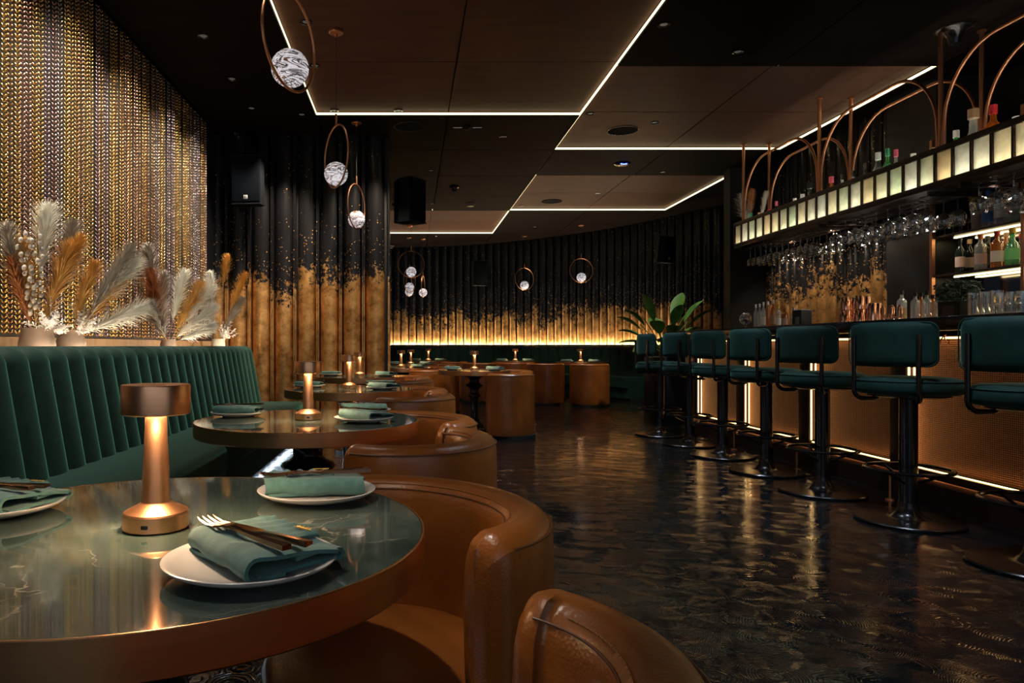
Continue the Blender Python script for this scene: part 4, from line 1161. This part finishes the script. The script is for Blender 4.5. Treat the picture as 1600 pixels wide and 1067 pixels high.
def hang_cord(t, z):
    y = t.location.y; x = t.location.x
    zc = CEIL+(.042 if ((-1 < x < 1.83 and (2.23 < y < 7.55 or 12.87 < y < 15.53))) else 0)
    MB().tube([(0,0,.08),(0,0,zc-z-.012)], .0028, 6).build('cord', M['black_matte'], t)
    MB().lathe([(0,zc-z-.001),(.055,zc-z-.001),(.058,zc-z-.008),(.058,zc-z-.020),(.052,zc-z-.026),(.012,zc-z-.028),(.012,zc-z-.05),(0,zc-z-.05)], 28).build('canopy', M['copper_tube'], t)
pl = []
for i, (x, y, z, a, lb) in enumerate(PEND):
    if i == 0: t = pd0; t.location = (x,y,z); t.rotation_euler = (0,0,radians(a)); t['label'] = lb
    else: t = copy_tree(pd0, (x,y,z), radians(a), lb)
    pl.append((t, z))
for t, z in pl: hang_cord(t, z)

# ================================================================== vases and dried plumes
def vase(x, y, prof, mat, label):
    return tag(MB().lathe(prof, 40).build('vase', mat, None, (x,y,1.001), sm=50), label, 'vase', 'vases on the bench ledge')
XV = -2.03
VY = [XV*-1100/(640-58), XV*-1100/(640-111), XV*-1100/(640-263), XV*-1100/(640-341)]
wavy = [(0,0),(.080,0),(.092,.02),(.094,.06),(.086,.10),(.080,.125),(.083,.150),(.079,.150),(.076,.125),(.08,.09),(0,.02)]
vase(XV, VY[0], wavy, M['clay'], 'wide taupe clay vase at the left on the bench ledge')
vase(XV, VY[1], [(0,0),(.070,0),(.082,.03),(.083,.08),(.070,.115),(.070,.135),(.076,.148),(.072,.148),(.066,.13),(.07,.09),(0,.02)], M['clay'], 'narrower taupe clay vase right beside the wide one')
vase(XV, VY[2], [(0,0),(.055,0),(.066,.03),(.066,.07),(.056,.095),(.060,.108),(.056,.108),(.05,.09),(0,.02)], M['clay'], 'low vase almost hidden behind the bench, middle of the ledge')
vase(XV, VY[3], [(0,0),(.062,0),(.07,.03),(.07,.09),(.064,.11),(.066,.125),(.062,.125),(.058,.1),(0,.02)], M['pale_clay'], 'pale green clay vase at the far end of the ledge')
def plume_mesh(length, start, width, mat, name, seed, bend=.15, n=520, droop=.35, fibl=.17, thick=.0034):
    width *= 1.25
    r_ = random.Random(seed); m_ = MB()
    def spine(t): return Vector((bend*length*t*t, 0, length*t))
    for k in range(n):
        t = start+(1-start)*(r_.random()**.9); p = spine(t)
        a = r_.uniform(0, 2*pi); u = (t-start)/(1-start)
        env = sin(pi*min(1, .12+u*.80))**.7
        L_ = fibl*env*r_.uniform(.6,1.1)
        out = Vector((cos(a), sin(a), 0))*width*env*r_.uniform(.5,1.1)
        d = Vector((bend*1.6*t,0,1)).normalized()
        p1 = p+out*.45+d*L_*.55; p2 = p+out*(1.0+.3*r_.random())+d*L_*(1-droop*.4)
        s_ = Vector((-sin(a), cos(a), 0))*thick
        m_.add([p-s_, p+s_, p1+s_*.8, p1-s_*.8, p2], [(0,1,2,3),(3,2,4)])
    return m_.mesh(name, mat, 0)
def stem_mesh(length, start, bend):
    return MB().tube([(bend*length*t*t, 0, length*t) for t in [k/6*(start+.3) for k in range(7)]], .0022, 5).mesh('stem', M['stem'], 60)
PK = {}
def plume(x, y, z, L_, w_, matk, ax, ay, spin, label, group, start=.38, bend=.12, fibl=.17, n=520):
    key = (round(L_,2), round(w_,3), matk, start, bend, fibl)
    if key not in PK: PK[key] = (plume_mesh(L_, start, w_, M[matk], 'plume', len(PK)+11, bend, n, .35, fibl), stem_mesh(L_, start, bend))
    t = thing('dried_plume', label, 'dried plume', (x,y,z), group=group)
    t.rotation_euler = (ax, ay, spin)
    link('plume', PK[key][0], t); link('stem', PK[key][1], t)
    return t
# lean: rotation about X leans along -Y/+Y (picture right is +Y for this wall), so lean = -angle about X tips towards +Y
def bouquet(vy, items, group, z0=1.10):
    for i, (dy, L_, w_, mk, lean, out, lb, st_, fl) in enumerate(items):
        oe = out*.3+lean*.85 if lean > 0 else max(-10, lean*.6)
        plume(XV+.012*((i % 3)-1), vy+dy, z0, L_, w_, mk, -radians(lean), radians(oe), 0, lb, group, st_, .05, fl)
bouquet(VY[0], [
  (-.01,.69,.085,'pl_cream',2,3,'tall cream pampas plume, highest on the ledge',.50,.20),
  (-.03,.50,.075,'pl_ochre',-9,8,'ochre pampas plume left of the tall cream one',.22,.16),
  (.02,.52,.10,'pl_ochre',9,9,'broad ochre pampas plume in front of the tall cream one',.18,.18),
  (.03,.60,.07,'pl_ochre',14,4,'slim ochre plume right of the tall cream one',.35,.16),
  (-.02,.58,.08,'pl_grey',-16,0,'brownish grey plume leaning left at the left vase',.40,.16),
  (-.03,.42,.06,'pl_rust',-22,6,'rust red plume leaning left over the wide vase',.20,.13)], 'plumes in the two left vases')
bouquet(VY[1], [
  (.0,.66,.085,'pl_grey',-1,0,'smoky grey pampas plume between the two left vases',.45,.19),
  (-.01,.46,.07,'pl_ochre',10,8,'golden plume leaning right at the narrower vase',.25,.16),
  (.02,.66,.075,'pl_grey',22,2,'greyish plume leaning right at the narrower vase',.35,.18),
  (.02,.64,.085,'pl_cream',29,4,'cream pampas plume leaning far right at the narrower vase',.30,.2),
  (.02,.46,.05,'pl_ochre',29,8,'short amber plume leaning right before the cream one',.30,.14),
  (.03,.50,.08,'pl_cream',52,6,'cream plume lying low to the right over the ledge',.20,.2)], 'plumes in the two left vases')
bouquet(VY[2], [
  (-.03,.80,.085,'pl_grey',-14,0,'pale grey plume tallest of the middle bouquet',.50,.2),
  (-.03,.62,.10,'pl_rust',-19,3,'russet plume leaning left in the middle bouquet',.42,.18),
  (-.03,.48,.09,'pl_rust',-28,6,'orange brown plume low left in the middle bouquet',.30,.17),
  (-.01,.58,.08,'pl_grey',-6,6,'grey plume upright in the middle bouquet',.25,.18),
  (-.02,.40,.08,'pl_cream',-22,10,'cream plume low left in the middle bouquet',.15,.17),
  (-.02,.44,.07,'pl_grey',-44,6,'thin grey plume lying far left in the middle bouquet',.25,.16),
  (.02,.62,.08,'pl_cream',8,3,'cream plume upright in the middle bouquet',.35,.2),
  (.02,.58,.085,'pl_ochre',20,5,'ochre plume leaning right in the middle bouquet',.25,.19),
  (.02,.62,.09,'pl_cream',27,0,'pale plume right of the ochre one in the middle bouquet',.40,.2),
  (.03,.56,.085,'pl_cream',40,7,'white plume leaning far right in the middle bouquet',.20,.2),
  (.03,.52,.07,'pl_cream',56,8,'lowest white plume on the right of the middle bouquet',.25,.18)], 'plumes in the middle vase', 1.06)
bouquet(VY[3], [
  (-.02,.70,.07,'pl_cream',-10,3,'cream plume left in the far bouquet',.48,.17),
  (.0,.90,.06,'pl_ochre',2,3,'ochre wispy plume, tallest of the far bouquet',.66,.15),
  (.02,.78,.075,'pl_ochre',15,3,'golden plume right in the far bouquet',.45,.17),
  (-.02,.48,.09,'pl_grey',-20,5,'beige plume low left in the far bouquet',.30,.18),
  (.02,.52,.085,'pl_grey',22,5,'grey green plume low right in the far bouquet',.28,.18)], 'plumes in the far vase', 1.10)
# seed pod sprays and bleached ferns
def spray(x, y, z, kind, lean, out, label, group):
    t = thing('dried_spray' if kind != 'pod' else 'seed_pod_branch', label, 'dried flower', (x,y,z), group=group); t.rotation_euler = (-radians(lean), radians(out), 0)
    r_ = random.Random(hash(label) % 997 if False else len(label))
    if kind == 'pod':
        MB().tube([(0,.02*sin(3*k/8),.56*k/8) for k in range(9)], .003, 5).build('stem', M['stem'], t)
        for k in range(24):
            zz = .14+.42*k/24; sg = 1 if k % 2 else -1
            MB().ball((r_.uniform(-.01,.02), sg*r_.uniform(.015,.045), zz), .019, 10, 6, (.45,1,.72)).build('pod', M['pl_seed'], t, sm=180)
    else:
        m_ = MB()
        for q in range(9):
            a = r_.uniform(-1.2,1.2); b_ = r_.uniform(-.5,.6); d = Vector((b_, sin(a), cos(a)*.9)).normalized(); Ls = r_.uniform(.10,.20)
            m_.tube([tuple(d*Ls*k/3) for k in range(4)], .0018, 4)
            for k in range(16):
                p = d*Ls*(.2+.8*k/16); s_ = d.orthogonal(); s_.rotate(Matrix.Rotation(r_.uniform(0,6.28),3,d)); e = (s_+d*.8).normalized()*.030*(1.1-k/16*.6); wv = d.cross(e).normalized()*.006
                m_.add([p, p+e*.6+wv, p+e, p+e*.6-wv], [(0,1,2,3)])
        m_.build('fronds', M['pl_white'] if kind == 'fern' else M['pl_seed'], t, sm=0)
        MB().tube([(0,0,-.06),(0,0,.02)], .003, 5).build('stem', M['stem'], t)
    return t
spray(XV+.02, VY[0]-.05, 1.10, 'pod', -14, 8, 'branch of round pale seed pods at the left picture edge', 'sprays in the left vases')
spray(XV+.03, VY[0]-.06, 1.12, 'pod', -24, 4, 'branch of beige seed pods leaning furthest left', 'sprays in the left vases')
spray(XV+.05, VY[0]+.0, 1.14, 'fern', -25, 20, 'bleached white fern spilling over the wide vase', 'sprays in the left vases')
spray(XV+.05, VY[0]+.05, 1.14, 'fern', 25, 18, 'bleached white fern between the two left vases', 'sprays in the left vases')
spray(XV+.05, VY[1]+.0, 1.13, 'fern', 0, 18, 'bleached white fern over the narrower vase', 'sprays in the left vases')
spray(XV+.04, VY[1]+.03, 1.16, 'beige', 28, 12, 'beige branching spray right over the narrower vase', 'sprays in the left vases')
spray(XV+.04, VY[3]+.0, 1.13, 'beige', 5, 18, 'cream flower cluster at the foot of the far bouquet', 'sprays in the far vase')
spray(XV+.05, VY[3]+.02, 1.12, 'fern', 30, 20, 'pinkish white dried cluster low in the far bouquet', 'sprays in the far vase')
# plumes at the far end of the gantry and on the wall shelf
plume(4.33, gy(1172)+.02, 2.60, .42, .06, 'pl_rust', 0, .02, 0, 'brown pampas plume at the far end of the bottle shelf', 'plumes on the bottle shelf', .18, .05, .15)
plume(4.33, gy(1187)-.02, 2.58, .34, .045, 'pl_grey', radians(12), .05, 0, 'beige pampas plume leaning right at the far end of the bottle shelf', 'plumes on the bottle shelf', .18, .05, .14)
plume(4.30, 8.83, 2.36, .62, .09, 'pl_grey', -radians(16), -.2, 0, 'dark grey palm-like plume leaning left off the bottle shelf', 'plumes on the bottle shelf', .3, .1, .2)
pt = tag(MB().lathe([(0,0),(.055,0),(.062,.15),(.055,.15),(.05,.02),(0,.02)], 28).build('plant_pot', M['clay'], None, (4.80, sy(1531,4.80), 2.0315)), 'taupe pot with dried plumes on the top wall shelf', 'pot')
plume(4.80, sy(1531,4.80)+.01, 2.16, .36, .05, 'pl_ochre', -radians(22), -.1, 0, 'ochre plume leaning left on the top wall shelf', 'plumes on the wall shelf', .2, .05, .14)
plume(4.80, sy(1531,4.80)-.01, 2.16, .40, .05, 'pl_cream', -radians(2), -.1, 0, 'cream plume upright on the top wall shelf', 'plumes on the wall shelf', .2, .05, .14)

# ================================================================== palm
tag(MB().rbox(-.24,.24,-.24,.24,0,.88,.012).build('planter_box', M['black_matte'], None, (3.98,11.0,0)), 'tall black square planter at the far end of the bar', 'planter')
pa = thing('palm_plant', 'broad-leaved green palm at the far end of the bar', 'plant', (3.98,11.0,.88))
def leaf(az, el, L_, w_, droop, ps):
    m_ = MB(); n_ = 10; rows = []
    def sp(t): 
        r_ = L_*(ps+(1-ps)*t); return Vector((r_*cos(el), 0, r_*sin(el)-droop*L_*(ps+(1-ps)*t)**2.2))
    for k in range(n_+1):
        t = k/n_; c = sp(t); wd = w_*1.5*sin(pi*min(1,t*.93+.05))**.75*(1-.25*t)
        rows.append([(c.x,-wd,c.z+wd*.35),(c.x,-wd*.5,c.z+wd*.08),(c.x,0,c.z-wd*.05),(c.x,wd*.5,c.z+wd*.08),(c.x,wd,c.z+wd*.35)])
    m_.grid(rows); R = Matrix.Rotation(az,4,'Z')
    st_ = MB().tube([tuple(Vector((L_*ps*t*cos(el)*t, 0, L_*ps*t*sin(el)*(.4+.6*t)+0))) for t in (0,.33,.66,1)], .007, 6)
    return m_.xf(R), st_.xf(R)
rr = random.Random(9)
for k, (az, el, L_, w_, dr) in enumerate(((180,62,1.35,.085,.35),(0,64,1.42,.10,.28),(200,72,1.3,.09,.2),(150,48,1.05,.085,.35),(20,46,1.1,.09,.3),(185,38,.95,.075,.4),(-10,34,1.0,.085,.35),(90,60,1.1,.09,.3),(-90,55,1.0,.09,.35),(-70,70,1.15,.085,.25),(-120,42,.85,.075,.35),(-40,42,.9,.08,.35),(210,30,.8,.07,.4),(170,55,1.25,.09,.32),(-25,58,1.3,.09,.3),(40,68,1.45,.085,.22),(235,58,1.0,.085,.3))):
    a_, b_ = leaf(radians(az), radians(el), L_, w_, dr, .5)
    lf = a_.build('leaf', M['leaf'], pa, sm=180); b_.build('petiole', M['leaf'], lf)
MB().lathe([(0,-.005),(.215,-.005),(.20,.004),(0,.012)], 4, a0=pi/4).build('soil', simple('soil', (.02,.013,.009), .9), pa)

# ================================================================== loudspeakers
def speaker(loc, rz, rx, w_, h, d, label, badge=True, blen=.10):
    t = thing('loudspeaker', label, 'speaker', loc, group='black loudspeakers'); t.rotation_euler = (rx,0,rz)
    poly = [(-w_/2,-d/2),(w_/2,-d/2),(w_/2,d*.05),(w_*.28,d/2),(-w_*.28,d/2),(-w_/2,d*.05)]
    MB().prism(poly,-h/2,h/2).build('cabinet', M['speaker'], t, sm=20)
    MB().rbox(-w_/2+.008,w_/2-.008,-d/2-.014,-d/2,-h/2+.02,h/2-.02,.006).build('grille', M['grille'], t)
    MB().rbox(-w_/2-.004,w_/2+.004,-d/2-.02,d*.1,h/2,h/2+.012,.003).build('end_cap', M['speaker'], t); MB().rbox(-w_/2-.004,w_/2+.004,-d/2-.02,d*.1,-h/2-.012,-h/2,.003).build('end_cap', M['speaker'], t)
    if badge:
        b_ = MB().rbox(-.022,.022,-d/2-.018,-d/2-.014,-h/2+.045,-h/2+.089,.002).build('badge', M['badge'], t); b_['label'] = 'small silver maker badge'
        MB().box(-.015,-.004,-d/2-.0195,-d/2-.018,-h/2+.052,-h/2+.082).box(.002,.015,-d/2-.0195,-d/2-.018,-h/2+.052,-h/2+.064).box(.006,.015,-d/2-.0195,-d/2-.018,-h/2+.070,-h/2+.082).build('mark', M['black_matte'], b_, sm=0)
    MB().tube([(0,d*.4,0),(0,d*.5+blen,0)], .02, 10).build('bracket', M['black_metal'], t)
    return t
speaker((-1.80,7.93,2.90), -.10, .05, .33, .52, .28, 'black loudspeaker with silver badge on the gold partition, beside the chains', True, .17)
speaker((-.02,8.50,2.79), .85, .0, .30, .50, .30, 'black loudspeaker on the right edge of the gold partition', False)
speaker((4.55,12.6,2.77), .55, .12, .26, .44, .24, 'black loudspeaker tilted on the far wall above the palm')
speaker((1.62,16.55,2.75), .3, .0, .34, .56, .26, 'dark loudspeaker barely visible on the far wall between the pendants', False)

# ================================================================== ceiling fittings
def ceil_z(x, y): return CEIL+(.042 if ((-1 < x < 1.83 and (2.23 < y < 7.55 or 12.87 < y < 15.53)) or (1.83 < x < 4.67 and (6.22 < y < 8.88 or 10.21 < y < 12.87))) else 0)
def onceil(px, py): d = (CEIL-EYE)*1100/(540-py); return ((px-640)/1100*d, d)
for k, (px, py, txt) in enumerate(((973,209,'in the brown coffer over the aisle'),(640,197,'behind the first glowing ceiling coffer'),(862,318,'in the far brown coffer'))):
    x, y = onceil(px, py); z = ceil_z(x,y)
    t = thing('ceiling_speaker', 'round black ceiling loudspeaker '+txt, 'speaker', (x,y,z), group='round ceiling speakers')
    MB().lathe([(0,-.004),(.155,-.006),(.172,-.008),(.178,-.003),(.178,-.0005),(0,-.0005)], 40).build('grille', M['grille'], t); MB().tube([(.173*cos(2*pi*q/40),.173*sin(2*pi*q/40),-.006) for q in range(40)], .004, 5, closed=True).build('bezel', M['black_metal'], t)
for px, py, txt in ((710,291,'between the first coffer and the far one'),(612,383,'beside the partition edge, small and far'),(1347,243,'above the hanging bottle shelf')):
    x, y = onceil(px, py); z = ceil_z(x,y)
    t = thing('dome_camera', 'dark dome camera on the ceiling '+txt, 'camera', (x,y,z), group='dome cameras')
    MB().lathe([(0,-.0005),(.075,-.0005),(.078,-.02),(.06,-.035),(.045,-.04)], 28).build('housing', M['black_metal'], t); MB().ball((0,0,-.045), .045, 20, 12).build('dome', M['black_gloss'], t)
x, y = onceil(972,255); t = thing('smoke_detector', 'round ceiling detector with a blue light over the aisle', 'detector', (x,y,ceil_z(x,y)))
MB().lathe([(0,-.0005),(.10,-.0005),(.105,-.012),(.08,-.03),(.05,-.034),(0,-.034)], 32).build('housing', M['black_metal'], t); MB().rbox(-.045,.045,-.085,-.07,-.034,-.022,.004).build('indicator', M['led_blue'], t)
x, y = onceil(735,318); t = thing('smoke_detector', 'small white ceiling detector before the far left coffer', 'detector', (x,y,ceil_z(x,y)))
MB().lathe([(0,-.0005),(.07,-.0005),(.07,-.02),(.06,-.05),(0,-.055)], 24).build('housing', simple('detector_grey', (.28,.27,.26)), t); MB().lathe([(.071,-.028),(.066,-.028),(.066,-.034),(.071,-.034)], 24).build('vent', M['black_matte'], t)
x, y = onceil(730,196); t = thing('spot_pair', 'small twin-armed sensor on the ceiling behind the first coffer', 'sensor', (x,y,ceil_z(x,y)))
MB().lathe([(0,-.0005),(.05,-.0005),(.05,-.02),(.02,-.05),(0,-.055)], 20).build('housing', M['black_metal'], t)
for sg in (-1,1): MB().rbox(sg*.11-.05,sg*.11+.05,-.01,.01,-.03,-.015,.004).build('arm', M['chrome'], t)
x, y = onceil(1492,45); t = thing('ceiling_horn', 'dark flared ceiling fitting beside the copper posts at upper right', 'fitting', (x,y,ceil_z(x,y)))
MB().lathe([(0,-.0005),(.13,-.0005),(.125,-.012),(.075,-.03),(.05,-.07),(.04,-.12),(0,-.12)], 32).build('flare', M['black_metal'], t); MB().lathe([(.14,-.0005),(.14,-.006),(.12,-.008)], 32).build('bezel', M['black_metal'], t)
t = thing('sprinkler_head', 'small chrome sprinkler on the ceiling above the left loudspeaker', 'sprinkler', (*onceil(367,207), CEIL))
MB().lathe([(0,-.0005),(.05,-.0005),(.052,-.008),(.02,-.016),(0,-.016)], 20).build('plate', M['chrome'], t); MB().tube([(0,0,-.01),(0,0,-.06)], .009, 8).build('nozzle', M['chrome'], t)

# ------------------------------------------------------------------ downlights (each carries its lamp)
def downlight(x, y, target, power, ang, col, label, soft=.05, blend=.6, group='small recessed downlights', z=None):
    z = ceil_z(x,y) if z is None else z
    t = thing('downlight', label, 'downlight', (x,y,z), group=group)
    MB().lathe([(.030,-.0005),(.048,-.0005),(.048,-.007),(.040,-.009),(.030,-.004),(.030,-.0005)], 24).build('trim_ring', M['black_metal'], t)
    MB().lathe([(0,-.002),(.029,-.002)], 20).build('lens', M['led_spot'], t)
    d = bpy.data.lights.new('downlight_lamp', 'SPOT'); d.energy = power; d.color = col; d.spot_size = radians(ang); d.spot_blend = blend; d.shadow_soft_size = soft
    o = bpy.data.objects.new('downlight_lamp', d); COL.objects.link(o); o.parent = t; o.location = (0,0,-.03)
    v = Vector(target)-Vector((x,y,z-.03)); o.rotation_euler = v.to_track_quat('-Z','Y').to_euler()
WARM = (1,.80,.58); NEUT = (1,.90,.80); COOL = (.76,.87,1.0)
for k, y in enumerate((1.1,2.0,2.9,3.8,4.7,5.6,6.5,7.3)):
    downlight(-1.64, y, (-2.2,y,2.25), P_WALL, 88, NEUT, f'small downlight washing the chain wall, {ORD[k]} from the camera', blend=1)
for k, (x, y) in enumerate(TABLES[:4]):
    downlight(-.80, y+.45, (x+.1,y-.05,.75), P_TABLE, 27, NEUT, f'small downlight aimed at bench table {["one","two","three","four"][k]} from the camera')
for k, y in enumerate((3.2,5.4,7.6)):
    downlight(1.95, y, (1.6,y+.3,0), P_AISLE, 75, COOL, f'small downlight over the aisle, {ORD[k]} from the camera')
for k, y in enumerate((3.6,5.9,7.9)):
    downlight(2.75, y, (3.0,y+.1,.8), P_AISLE*.34, 60, COOL, f'small downlight over the bar stools, {ORD[k]} from the camera')
for k, x in enumerate((-1.15,-.12)):
    downlight(x, 7.5, (x-.75,8.3,1.25), P_TABLE*2.4, 66, WARM, f'small downlight washing the gold partition, {ORD[k]} from the chains')
for k, (x, y) in enumerate(((.3,9.9),(1.1,8.3),(.4,12.2),(2.0,12.6),(3.1,11.6),(.6,15.8),(2.6,14.6))):
    downlight(x, y, (x+.1,y+.3,.4), P_FAR, 70, WARM, f'small downlight in the far room, {ORD[k]} away from the partition')
downlight(3.6, 10.0, (3.98,11.0,1.8), P_FAR*2.2, 50, NEUT, 'added small downlight aimed at the palm')  # lamp added to brighten the palm leaves
for k, y in enumerate((7.4,8.2,9.0)):
    downlight(4.40, y if y < 8.9 else 8.86, (4.92,y,1.5), P_AISLE*.12, 110, WARM, f'added puck light under the bottle shelf facing the gold wall, {ORD[k]} from the camera', z=2.298)  # added lamps that light the flutes below the shelf, leaving those above dark
for k, y in enumerate((4.5,5.3,6.1,6.9)):
    downlight(4.40, y, (4.25,y,1.2), P_AISLE*.10, 130, NEUT, f'added puck light under the bottle shelf over the glass racks, {ORD[k]} from the camera', z=2.298)  # added lamps that put highlights on the glasses and counter items
for k, (x, y) in enumerate(TABLES[:4]):
    downlight(-.85, y-.75, (x+.62,y+.42,.62), P_TABLE*.45, 30, WARM, f'added fill downlight aimed at the far chair of bench table {["one","two","three","four"][k]}')  # extra lamps added to brighten the inner faces of the far chairs
for k, x in enumerate((-1,1,3,5)):
    downlight(x, -1.5, (x,-2.4,1.4), P_AISLE*2.2, 90, COOL, f'added fill lamp behind the camera, {ORD[k]} from the left')  # unseen fill lights, added so the copper has a bright rear wall to reflect
